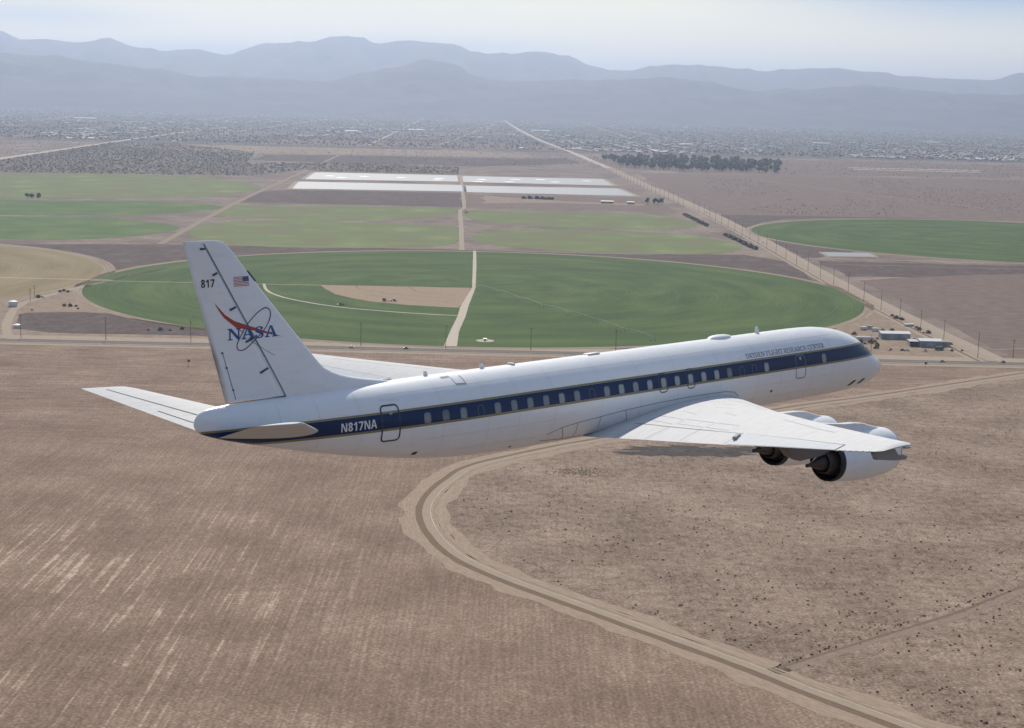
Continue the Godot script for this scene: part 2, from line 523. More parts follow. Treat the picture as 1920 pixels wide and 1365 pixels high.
func near_field_picture() -> ImageTexture:
	# one square of 860 x 815 m between the camera and the highway: ploughed on the outside of the bend, weedy on its inside
	var w := 2048
	var h := 2048
	var fine := noise_bytes(w, h, 41, 0.25, 3, 1, false, false)
	var grain := noise_bytes(w, h, 42, 0.06, 3, 1, false, false)
	var patch := noise_bytes(w, h, 43, 0.006, 4, 1, false, false)
	var rows := noise_bytes(w, h, 44, 0.27, 2, 36, false, false)
	var streak := noise_bytes(w, h, 45, 0.13, 3, 44, false, false)
	var smear := noise_bytes(w, h, 47, 0.05, 3, 6, true, false)
	var left := ramp([[0.0, Color(0.079, 0.054, 0.039)], [0.35, Color(0.172, 0.118, 0.087)], [0.55, Color(0.234, 0.166, 0.123)], [0.75, Color(0.324, 0.241, 0.183)], [1.0, Color(0.489, 0.384, 0.300)]])
	var right := ramp([[0.0, Color(0.064, 0.044, 0.029)], [0.25, Color(0.140, 0.102, 0.074)], [0.5, Color(0.225, 0.164, 0.123)], [0.75, Color(0.314, 0.241, 0.184)], [1.0, Color(0.447, 0.358, 0.284)]])
	var out := PackedByteArray()
	out.resize(w * h * 3)
	var o := 0
	for y in h:
		var z := -1215.0 + 815.0 * y / h
		var rx := 0
		for k in curve_road.size() - 1:
			if curve_road[k].y <= z and curve_road[k + 1].y > z:
				rx = int((lerpf(curve_road[k].x, curve_road[k + 1].x, (z - curve_road[k].y) / (curve_road[k + 1].y - curve_road[k].y)) + 430.0) / 860.0 * w)
		if z < curve_road[0].y: rx = w
		if z > curve_road[curve_road.size() - 1].y: rx = w
		var ploughed := clampf((z + 960.0) / 130.0, 0.0, 1.0)      # towards the highway the furrows give way to stubble
		var bald := clampf((z + 800.0) / 150.0, 0.0, 1.0)
		var wr := 0.10 + 0.15 * ploughed
		var ws := 0.26 * (1.0 - ploughed) + 0.04
		for x in w:
			var i := y * w + x
			var q := 0
			if x < rx:
				var t := 128.0 + (fine[i] - 128) * 0.62 + (grain[i] - 128) * 0.20 + (patch[i] - 128) * 0.26 + (rows[i] - 128) * wr + (smear[i] - 128) * ws
				var s := streak[i] * 0.78 + patch[i] * 0.22 - 160.0
				if s > 0.0: t += minf(s * 3.4, 72.0) * bald * clampf((860.0 + y * 0.06 - x) / 200.0, 0.15, 1.0) * (0.45 + grain[i] / 260.0)
				q = clampi(int(t), 0, 255) * 3
				out[o] = left[q]
				out[o + 1] = left[q + 1]
				out[o + 2] = left[q + 2]
			else:
				var t := 132.0 + (fine[i] - 128) * 0.72 + (grain[i] - 128) * 0.36 + (patch[i] - 128) * 0.32 + (rows[i] - 128) * 0.14 + (smear[i] - 128) * 0.14
				if grain[i] < 62: t -= (62 - grain[i]) * 1.2
				q = clampi(int(t), 0, 255) * 3
				out[o] = right[q]
				out[o + 1] = right[q + 1]
				out[o + 2] = right[q + 2]
			o += 3
	return ImageTexture.create_from_image(Image.create_from_data(w, h, false, Image.FORMAT_RGB8, out))

func build_ground():
	# the desert floor, one sheet to the horizon
	var v := PackedVector3Array()
	var n := PackedVector3Array()
	var uv := PackedVector2Array()
	var ix := PackedInt32Array()
	var xs := [-60000.0, -30000.0, -15000.0, -8000.0, -4000.0, -2000.0, -1000.0, -500.0, 0.0, 500.0, 1000.0, 2000.0, 4000.0, 8000.0, 15000.0, 30000.0, 60000.0]
	var zs := [-60000.0, -30000.0, -22000.0, -16000.0, -11000.0, -8000.0, -6000.0, -4500.0, -3500.0, -2600.0, -2000.0, -1500.0, -1000.0, -500.0, 0.0, 1000.0, 4000.0, 15000.0, 40000.0]
	for z in zs:
		for x in xs:
			v.append(Vector3(x, 0, z))
			n.append(Vector3.UP)
			uv.append(Vector2(x, z) / 700.0)
	for j in zs.size() - 1:
		for i in xs.size() - 1:
			var a := j * xs.size() + i
			var b := a + xs.size()
			ix.append_array([a, a + 1, b, a + 1, b + 1, b])
	put("ground", array_mesh(v, n, uv, ix), M.desert).set_meta("kind", "structure")

	# the bend in the foreground
	curve_road = smooth_path(pairs([460, -1226, 387.4, -1170.1, 259.8, -1068.7, 193.8, -1020.1, 113.1, -951.7, 44.6, -893.4, 21.1, -871, -17.7, -827.3, -30.3, -794.5, -37.7, -761.4, -39.7, -734.2, -37, -708.3, -30.8, -681.7, -21.4, -656.6, -10.3, -638.6, 4.5, -619.7, 20.9, -601.3, 50.7, -568.1, 85.5, -529.6, 104.3, -505.9, 129.4, -477.6, 185, -415]), 4.0)
	var soil := textured(near_field_picture())
	v = PackedVector3Array()
	n = PackedVector3Array()
	uv = PackedVector2Array()
	ix = PackedInt32Array()
	for j in 9:
		for i in 9:
			v.append(Vector3(-430 + 860 * i / 8.0, 0.05, -1215 + 815 * j / 8.0))
			n.append(Vector3.UP)
			uv.append(Vector2(i, j) / 8.0)
	for j in 8:
		for i in 8:
			var a := j * 9 + i
			ix.append_array([a, a + 1, a + 9, a + 1, a + 10, a + 9])
	put("fallow_field", array_mesh(v, n, uv, ix), soil).set_meta("kind", "structure")
	ribbon("dirt_verge", curve_road, -11.0, 12.0, 0.09, M.verge, Vector2(22, 90), 4.5)
	ribbon("ditch", curve_road, 1.9, 5.2, 0.13, M.ditch, Vector2(12, 80), 0.5)
	ribbon("road", curve_road, -2.0, 1.9, 0.17, M.concrete, Vector2(9, 70), 0.25)
	ribbon("road_edge_line", curve_road, -2.35, -1.95, 0.2, M.chalk, Vector2(9, 40), 0.12)
	ribbon("tyre_track", curve_road, -6.9, -6.2, 0.13, M.pale_dirt, Vector2(9, 90), 1.4)
	ribbon("tyre_track", curve_road, -4.5, -4.1, 0.13, M.track, Vector2(9, 90), 1.2)
	var side_track := smooth_path(pairs([92, -523, 99.5, -528.4, 128.3, -551.8, 148.8, -568.5, 178, -592.5, 216.3, -629, 300, -705]), 5.0)
	ribbon("dirt_track", side_track, -1.0, 3.4, 0.09, M.side_soil, Vector2(14, 60), 2.0)
	ribbon("ditch", side_track, -2.6, -1.0, 0.1, M.ditch, Vector2(9, 40), 0.8)
	for q in [[104, -876.5, 44, 13.5, 0.10], [78, -867, 20, 7, 0.106], [150, -884, 30, 8, 0.112]]:
		var f := FastNoiseLite.new()
		f.seed = int(q[0])
		f.frequency = 0.9
		f.fractal_octaves = 4
		var edge := PackedVector2Array()
		for k in 160:
			var t := TAU * k / 160
			var r: float = 0.85 + 0.55 * f.get_noise_2d(cos(t) * 3.0, sin(t) * 3.0)
			edge.append(Vector2(q[0] + cos(t) * q[2] * r, q[1] + sin(t) * q[3] * r))
		sheet("burnt_ground", edge, q[4], M.burnt, 60)

	# highway
	var hw := PackedVector2Array()
	for k in 81: hw.append(Vector2(-2400 + 60 * k, -1217.5 + 0.5 * sin(k)))
	ribbon("dirt_verge", hw, -30, 19, 0.10, M.pale_dirt, Vector2(30, 90), 2.5)
	ribbon("highway", hw, -6.5, 5.0, 0.2, M.asphalt, Vector2(12, 90), 0.2)
	ribbon("road_line", hw, -0.9, -0.6, 0.24, M.white_line, Vector2(9, 40))
	ribbon("ditch", hw, -9.2, -7.0, 0.15, M.ditch, Vector2(9, 60), 0.8)
	ribbon("ditch", hw, 9.2, 11.0, 0.15, M.ditch, Vector2(9, 60), 0.8)
	# the road that runs off to the mountains
	var away := smooth_path(pairs([381, -1228, 371, -1466, 364, -1788, 361, -2449, 348, -2996, 309, -3943, 272, -5008, 206, -6411, 110, -8178, -10, -11500, -120, -15500]), 60.0)
	ribbon("dirt_verge", away, -16, 15, 0.12, M.pale_dirt, Vector2(30, 120), 2.0)
	ribbon("avenue", away, -4.6, 4.6, 0.3, M.concrete, Vector2(12, 120), 0.3)
	ribbon("avenue", smooth_path(pairs([278, -4800, 206, -6411, 110, -8178, -10, -11500, -120, -15500]), 200), -11, 11, 1.0, M.chalk, Vector2(30, 300), 2.0)
	ribbon("ditch", away, -12, -9.5, 0.2, M.ditch, Vector2(9, 60), 0.8)
	# soil parcels
	sheet("dark_soil", ragged(pairs([-680, -1988, -431, -2039, -74, -2070, 94, -2046, 305, -2083, 344, -2007, 352, -1400, 330, -1240, -440, -1262, -500, -1300, -560, -1480, -680, -1600]), 60, 8), 0.04, M.dark_soil, 190)
	sheet("tan_soil", ragged(pairs([-520, -1246, -330, -1246, -232, -1249, -100, -1246, -100, -1262, -262.8, -1264, -376.5, -1261.5, -408, -1277, -436, -1366, -431, -1376, -382, -1387, -330, -1372, -352, -1410, -380, -1450, -402, -1490, -430, -1560, -452, -1590, -470, -1560, -500, -1450, -520, -1440]), 20, 4), 0.08, M.tan_soil, 90)
	sheet("dark_soil", ragged(pairs([-404, -1290, -376.5, -1268, -262.8, -1266, -232.7, -1256, -236, -1290, -303.2, -1333.2, -356.1, -1371.4, -382.2, -1380, -425, -1372]), 15, 3), 0.12, M.dark_soil, 80)
	sheet("tan_soil", ragged(pairs([372, -1606, 365, -1443, 384, -1232, 250, -1232, 262, -1300, 290, -1395, 330, -1466, 360, -1560]), 15, 3), 0.08, M.tan_soil, 110)
	sheet("dark_soil", ragged(pairs([-526, -3201, -473, -3301, -115, -3332, -97, -2898, -319, -2878, -505, -2877]), 60, 10), 0.06, M.dark_soil, 190)
	sheet("tan_soil", ragged(pairs([-107, -3297, 257, -3328, 290, -3098, 300, -2890, 82, -2903, -92, -2870]), 30, 10), 0.06, M.red_soil, 150)
	sheet("tan_soil", ragged(pairs([-70, -3270, 40, -3180, 120, -3130, 250, -3120, 250, -3060, 60, -3080, -60, -3010]), 20, 16), 0.1, M.tan_soil, 120)
	sheet("red_soil", ragged(pairs([343, -4488, 820, -4567, 1700, -4674, 1500, -2926, 709, -2851, 372, -2854, 345, -3555]), 80, 10), 0.06, M.red_soil, 420)
	sheet("dark_soil", ragged(pairs([368, -2850, 498, -2872, 800, -2890, 640, -2850, 478, -2790, 420, -2680, 391, -2596, 380, -2500, 372, -2440]), 30, 8), 0.1, M.dark_soil, 150)
	sheet("dark_soil", ragged(pairs([376, -2371, 440, -2275, 470, -2172, 397, -2062, 380, -2057]), 30, 6), 0.1, M.dark_soil, 110)
	sheet("red_soil", ragged(pairs([398, -1800, 464, -1848, 674, -1960, 1500, -2010, 1500, -1240, 405, -1240]), 60, 8), 0.06, M.red_soil, 260)
	sheet("dark_soil", ragged(pairs([392, -2030, 500, -2025, 900, -2010, 700, -1960, 470, -1850, 392, -1840]), 30, 8), 0.08, M.dark_soil, 160)
	sheet("dark_soil", ragged(pairs([-829, -5235, -488, -5368, 56, -5424, 172, -5603, 215, -5132, -109, -4706, -507, -4708, -805, -4775]), 120, 20), 0.15, M.dark_soil, 500)
	sheet("tan_soil", ragged(pairs([-1506, -5803, -1439, -6671, -598, -6579, -227, -6149, 61, -5860, 57, -5527, -497, -5469, -876, -5308, -1241, -5495]), 120, 30), 0.15, M.tan_soil, 400)
	sheet("tan_soil", ragged(pairs([300, -4870, 516, -4613, 782, -4614, 1300, -4750, 2300, -5300, 2400, -5800, 1300, -6000, 600, -5760, 250, -5600]), 120, 30), 0.15, M.red_soil, 400)
	for q in [[1116, -5325, 1560, -5345, 1558, -5300, 1112, -5280], [1100, -5180, 1520, -5200, 1518, -5160, 1098, -5140]]:
		sheet("pale_strip", pairs(q), 0.35, M.chalk, 120)
	# round fields watered by pivots
	disc("dirt_ring", Vector2(-40, -1639), 409, 0.12, M.track, 0, 360, 390)
	disc("crop_field", Vector2(-40, -1639), 399.5, 0.16, M.crop)
	disc("dirt_ring", Vector2(-838, -1630), 409, 0.12, M.track, 0, 360, 380)
	disc("stubble_field", Vector2(-838, -1630), 394, 0.16, M.straw)
	disc("dirt_ring", Vector2(770, -2453), 407, 0.14, M.track, 0, 360, 388)
	disc("crop_field", Vector2(770, -2453), 397, 0.18, M.crop)
	for q in [[-40, -1639, [50, 104, 158, 212, 266, 320, 372]], [770, -2453, [110, 220, 330]]]:
		for r in q[2]: disc("pivot_track", Vector2(q[0], q[1]), r + 0.9, 0.19, M.crop_track, 0, 360, r)
	ribbon("dirt_track", pairs([-1240, -1628, -420, -1632]), -1.6, 1.6, 0.22, M.chalk, Vector2(9, 60), 0.5)
	ribbon("pivot_track", pairs([-442, -1624, -202, -1630.5]), -1.1, 1.1, 0.22, M.chalk, Vector2(9, 60), 0.5)
	# half circles and strips beyond
	for q in [["pale_crop", [-1269, -3647, -917, -3775, -710, -3692, -551, -3391, -563, -3148, -643, -2976, -1180, -2813]], ["bright_crop", [-1100, -2720, -740, -2843, -615, -2844, -514, -2750, -557, -2577, -689, -2485, -1050, -2442]], ["bright_crop", [-1000, -2372, -681, -2453, -558, -2392, -489, -2291, -518, -2154, -610, -2070, -900, -2035]], ["pale_crop", [-496, -2799, -316, -2849, -105, -2838, -100, -2704, -228, -2518, -381, -2515, -482, -2541]], ["pale_crop", [-462, -2401, -346, -2503, -206, -2458, -90, -2451, -82, -2240, -98, -2118, -253, -2038, -384, -2067, -455, -2189, -469, -2297]], ["pale_crop", [-91, -2814, 128, -2834, 258, -2784, 300, -2568, 197, -2473, 29, -2486, -72, -2590]], ["pale_crop", [-59, -2301, -5, -2414, 151, -2419, 264, -2392, 321, -2211, 260, -2094, 95, -2064, -26, -2137, -61, -2228]]]:
		var c := pairs(q[1])
		c.append(c[0])
		var smooth := smooth_path(c, 40)
		smooth.remove_at(smooth.size() - 1)
		sheet("crop_field", ragged(smooth, 25, 9), 0.16, M[q[0]], 420)
	# paths between the fields
	for q in [[-680, -2052, -431, -2058, -74, -2062, 94, -2062, 345, -2096], [-1100, -2925, -520, -2900, -100, -2880, 300, -2885], [-1300, -3800, -900, -3800, -570, -3900]]:
		ribbon("dirt_track", ragged_line(q), -2.5, 2.5, 0.2, M.track, Vector2(9, 90), 1.2)
	ribbon("dirt_track", smooth_path(pairs([-462.5, -2040, -511.3, -2898.1, -558, -4173.1, -600, -5300, -640, -6500]), 40), -5, 5, 0.24, M.track, Vector2(14, 120), 1.5)
	var mid_left := pairs([-54.9, -1240, -53.4, -1320.3, -50.5, -1421.7, -50.7, -1477.9, -44.0, -1639, -49.2, -1852.6, -54.4, -2050])
	var mid_right := pairs([-44.5, -1240, -45.8, -1321.6, -43.2, -1422.9, -43.1, -1479.3, -40.2, -1639.3, -44.9, -1853.5, -50.6, -2050])
	mid_right.reverse()
	mid_left.append_array(mid_right)
	sheet("dirt_track", ragged(mid_left, 8, 0.4), 0.26, M.chalk, 40)
	ribbon("dirt_track", smooth_path(pairs([-69.4, -2056, -84, -2440, -99.1, -2811.5, -94, -2860, -111.1, -3294.9, -128, -3700, -148.9, -4139]), 40), -3.5, 3.5, 0.26, M.pale_dirt, Vector2(9, 60), 1.0)
	ribbon("dirt_track", smooth_path(pairs([-389, -1212, -414, -1267, -440, -1360, -452, -1430, -444, -1520, -420, -1640, -392, -1760]), 12), -4, 4, 0.16, M.pale_dirt, Vector2(9, 60), 1.2)
	ribbon("dirt_track", smooth_path(pairs([-1400, -4000, -1454, -4441, -1514, -5282, -1621, -6873, -1720, -9000]), 80), -13, 13, 0.9, M.chalk, Vector2(30, 200), 2.0)
	ribbon("dirt_track", smooth_path(pairs([640, -4300, 900, -3400, 1090, -2900, 1160, -2500]), 60), -4, 4, 0.24, M.tan_soil, Vector2(20, 90), 1.0)
	ribbon("dirt_track", pairs([385, -2060, 640, -2052, 1500, -2030]), -3, 3, 0.24, M.pale_dirt, Vector2(20, 90), 1.0)
	ribbon("dirt_track", pairs([390, -1985, 800, -1975]), -2, 2, 0.2, M.tan_soil, Vector2(20, 90), 1.0)
	ribbon("dirt_track", pairs([402, -1290, 470, -1320, 600, -1345]), -2.5, 2.5, 0.2, M.tan_soil, Vector2(20, 90), 1.0)
	# the bare quarter of the great round field and the swath round it
	sheet("sown_field", ragged(pairs([-203, -1632.6, -45, -1638.6, -46, -1560, -51.9, -1477.8, -69.9, -1480.2, -104, -1489, -135.6, -1506, -158, -1528, -178.9, -1558, -193.9, -1600]), 15, 1.6), 0.2, M.sown, 70)
	ribbon("dirt_track", smooth_path(pairs([-262, -1632, -249.1, -1574.3, -233.3, -1537.7, -213.3, -1507.8, -183.6, -1477, -156.1, -1456.7, -130, -1444.4, -89.4, -1429.3, -48, -1421.6]), 8), -1.6, 1.6, 0.22, M.chalk, Vector2(9, 60), 0.5)
	for q in [[-110, -1634, -95, -1590, -60, -1574], [-165, -1633, -158, -1606, -120, -1570, -62, -1548], [-150, -1560, -100, -1530, -58, -1520]]:
		ribbon("tyre_track", smooth_path(pairs(q), 6), -0.7, 0.7, 0.23, M.ditch, Vector2(9, 60), 0.4)
	disc("well_pad", Vector2(-22.6, -1274), 7.5, 0.2, M.chalk)
	# ponds of the treatment works and a small one by the road
	for q in [[-523, -4097, -155, -4106, -140, -3798, -502, -3742], [-501, -3630, -126, -3647, -114, -3392, -477, -3348], [-140, -4082, 223, -4102, 234, -3784, -127, -3790], [-116, -3626, 236, -3655, 255, -3375, -106, -3373], [422, -2149, 485, -2150, 483, -2099, 421, -2093]]:
		var edge := pairs(q)
		var c := (edge[0] + edge[1] + edge[2] + edge[3]) / 4.0
		var bank := PackedVector2Array()
		for p in edge: bank.append(c + (p - c) * 1.035 + (p - c).sign() * 4.0)
		sheet("pond_bank", bank, 0.14, M.pale_dirt, 90)
		sheet("pond", edge, 0.32, M.water, 90)
	var count := 1
	for q in pairs([-464, -3922, -381, -3942, -287, -3926, -193, -3931, -86, -3932, -3, -3961, 93, -3888, 176, -3976, -93, -3821, -15, -3838, -194, -3850, -430, -3860, 60, -3990]):
		var a := PackedVector2Array()
		for k in 22:
			var t := TAU * k / 22
			a.append(q + Vector2(cos(t) * 16, sin(t) * 17) * rng.randf_range(0.55, 1.1))
		var o := sheet("foam", a, 0.37, M.foam, 20)
		tag(o, "white churned foam on the pale far ponds, %s patch counted along them" % nth(count), "foam", "foam patches on the ponds", "stuff")
		count += 1

func ragged_line(a: Array) -> PackedVector2Array:
	return smooth_path(pairs(a), 30)

# ------------------------------------------------------------------ mountains
func along(a: PackedVector2Array, x: float) -> float:
	if x <= a[0].x: return a[0].y
	for k in a.size() - 1:
		if x < a[k + 1].x:
			var t := (x - a[k].x) / (a[k + 1].x - a[k].x)
			return lerpf(a[k].y, a[k + 1].y, t * t * (3 - 2 * t))
	return a[a.size() - 1].y

func range_mesh(crest: PackedVector2Array, zc: float, front: float, back: float, x0: float, x1: float, seed_: int) -> ArrayMesh:
	var f := FastNoiseLite.new()
	f.seed = seed_
	f.frequency = 0.00055
	f.fractal_type = FastNoiseLite.FRACTAL_RIDGED
	f.fractal_octaves = 5
	var g := FastNoiseLite.new()
	g.seed = seed_ + 1
	g.frequency = 0.0022
	g.fractal_octaves = 4
	var nx := 300
	var nz := 60
	var v := PackedVector3Array()
	var uv := PackedVector2Array()
	var ix := PackedInt32Array()
	for j in nz + 1:
		for i in nx + 1:
			var x := lerpf(x0, x1, float(i) / nx)
			var t := float(j) / nz
			var z := lerpf(zc + front, zc - back, t)
			var d := (z - zc) / front if z > zc else (zc - z) / back     # 0 on the crest, 1 at the foot
			var xx := x * (zc / z) if z > zc else x
			var crest_y := along(crest, lerpf(xx, x, 0.5)) + g.get_noise_1d(x) * 34.0
			var spur := 0.5 + 0.5 * f.get_noise_2d(x, z)
			var h := crest_y
			if d > 0.0:
				var shape := pow(1.0 - d, 1.35)
				h = crest_y * lerpf(shape, shape * (0.42 + 0.78 * spur), smoothstep(0.0, 0.18, d)) - 25.0 * d
				var limit := (along(crest, xx) - 195.0) * (z / zc) + 195.0
				if z > zc: h = minf(h, limit - 12.0)
			v.append(Vector3(x, h, z))
			uv.append(Vector2(x, z) / 2600.0)
	for j in nz:
		for i in nx:
			var a := j * (nx + 1) + i
			var b := a + nx + 1
			ix.append_array([a, b, a + 1, a + 1, b, b + 1])
	var n := PackedVector3Array()
	n.resize(v.size())
	for k in range(0, ix.size(), 3):
		var cr := (v[ix[k + 2]] - v[ix[k]]).cross(v[ix[k + 1]] - v[ix[k]])
		if cr.y < 0: cr = -cr
		for q in 3: n[ix[k + q]] += cr
	for k in n.size(): n[k] = n[k].normalized()
	return array_mesh(v, n, uv, ix)

func build_mountains():
	var back := pairs([-20000, 900, -16500, 1250, -14000, 950, -12000, 1180, -10200, 1000, -9200, 1230, -8448, 1119, -8105, 991, -7627, 1011, -7238, 969, -6715, 1049, -6154, 901, -5980, 922, -5850, 865, -5372, 902, -4721, 836, -4156, 1032, -3635, 1070, -3419, 1066, -3029, 1161, -2769, 1192, -2552, 1155, -2334, 1075, -1988, 1117, -1511, 1111, -1077, 1087, -728, 984, -597, 945, -207, 980, -119, 956, 269, 999, 792, 935, 1187, 799, 1493, 729, 1884, 747, 2142, 813, 2749, 844, 3445, 817, 4099, 773, 4358, 813, 4574, 827, 5181, 849, 5879, 806, 6230, 746, 6840, 734, 7710, 720, 8221, 852, 9300, 980, 11000, 820, 13000, 1050, 16000, 900, 20000, 1000])
	var front := pairs([-15000, 500, -11000, 380, -8500, 600, -7000, 560, -6181, 621, -5547, 599, -4596, 490, -3642, 400, -2370, 380, -1481, 560, -1102, 660, -783, 620, -463, 470, -80, 425, 809, 460, 1951, 520, 2270, 480, 2464, 425, 2848, 372, 3101, 409, 4242, 478, 4626, 445, 5137, 413, 5900, 412, 7200, 520, 9000, 420, 12000, 560, 15000, 450])
	put("mountains", range_mesh(back, -26000, 6500, 5000, -20000, 20000, 3), M.rock).set_meta("kind", "structure")
	put("foothills", range_mesh(front, -19000, 3200, 4500, -15000, 15000, 9), M.rock).set_meta("kind", "structure")

# ------------------------------------------------------------------ plants
func clump_mesh(seed_: int, leaves: int, r: Vector3, leaf: float, lift: float) -> ArrayMesh:
	# many small tilted leaf faces spread through a lumpy volume
	var g := RandomNumberGenerator.new()
	g.seed = seed_
	var lobes := []
	for k in 7:
		lobes.append([Vector3(g.randf_range(-0.55, 0.55), g.randf_range(-0.5, 0.6), g.randf_range(-0.55, 0.55)), g.randf_range(0.35, 0.6)])
	var v := PackedVector3Array()
	var n := PackedVector3Array()
	var ix := PackedInt32Array()
	for k in leaves:
		var lobe = lobes[g.randi() % lobes.size()]
		var d := Vector3(g.randfn(), g.randfn(), g.randfn()).normalized()
		var c: Vector3 = (lobe[0] + d * lobe[1] * pow(g.randf(), 0.4)) * r + Vector3(0, lift, 0)
		var a := Vector3(g.randfn(), g.randfn() * 0.5, g.randfn()).normalized()
		var nn := (d + Vector3(0, 0.5, 0)).normalized()
		var b := nn.cross(a).normalized()
		a = b.cross(nn)
		var s := v.size()
		var q := leaf * g.randf_range(0.6, 1.3)
		for p in [c - a * q, c + b * q * 0.7, c + a * q, c - b * q * 0.7]:
			v.append(p)
			n.append(nn)
		ix.append_array([s, s + 1, s + 2, s, s + 2, s + 3])
	for k in range(0, ix.size(), 3):
		var a := v[ix[k]]
		if (v[ix[k + 2]] - a).cross(v[ix[k + 1]] - a).dot(n[ix[k]]) < 0:
			var t := ix[k + 1]
			ix[k + 1] = ix[k + 2]
			ix[k + 2] = t
	return array_mesh(v, n, PackedVector2Array(), ix)

func make_tree(called: String, at: Vector3, seed_: int, tall: float, wide: float, m: Material, label: String, group: String) -> Node3D:
	var t := base(called, at)
	tag(t, label, "tree", group)
	var s := Solid.new()
	s.tube(Vector3(0, -0.2, 0), Vector3(0.1, tall * 0.45, 0), tall * 0.028, tall * 0.018, 6)
	s.tube(Vector3(0.1, tall * 0.42, 0), Vector3(wide * 0.3, tall * 0.72, 0.2), tall * 0.014, tall * 0.007, 5)
	s.tube(Vector3(0.1, tall * 0.40, 0), Vector3(-wide * 0.25, tall * 0.75, -0.4), tall * 0.014, tall * 0.007, 5)
	put("trunk", s.mesh(), M.bark, t)
	put("crown", clump_mesh(seed_, 260, Vector3(wide * 0.5, tall * 0.4, wide * 0.5), wide * 0.10, tall * 0.58), m, t)
	return t

func scatter(called: String, mesh: Mesh, m: Material, places: Array, label: String, category: String) -> MultiMeshInstance3D:
	var mm := MultiMesh.new()
	mm.transform_format = MultiMesh.TRANSFORM_3D
	mm.mesh = mesh
	mm.instance_count = places.size()
	for k in places.size(): mm.set_instance_transform(k, places[k])
	var o := MultiMeshInstance3D.new()
	o.name = numbered(called)
	o.multimesh = mm
	o.material_override = m
	add_child(o)
	tag(o, label, category, "", "stuff")
	return o

func turned(x: float, y: float, z: float, s: float, sy := -1.0) -> Transform3D:
	return Transform3D(Basis(Vector3.UP, rng.randf() * TAU).scaled(Vector3(s, s if sy < 0 else sy, s)), Vector3(x, y, z))

func road_x(z: float) -> float:
	for k in curve_road.size() - 1:
		if curve_road[k].y <= z and curve_road[k + 1].y > z: return lerpf(curve_road[k].x, curve_road[k + 1].x, (z - curve_road[k].y) / (curve_road[k + 1].y - curve_road[k].y))
	return 1e9

func inside(p: Vector2, poly: PackedVector2Array) -> bool:
	return Geometry2D.is_point_in_polygon(p, poly)

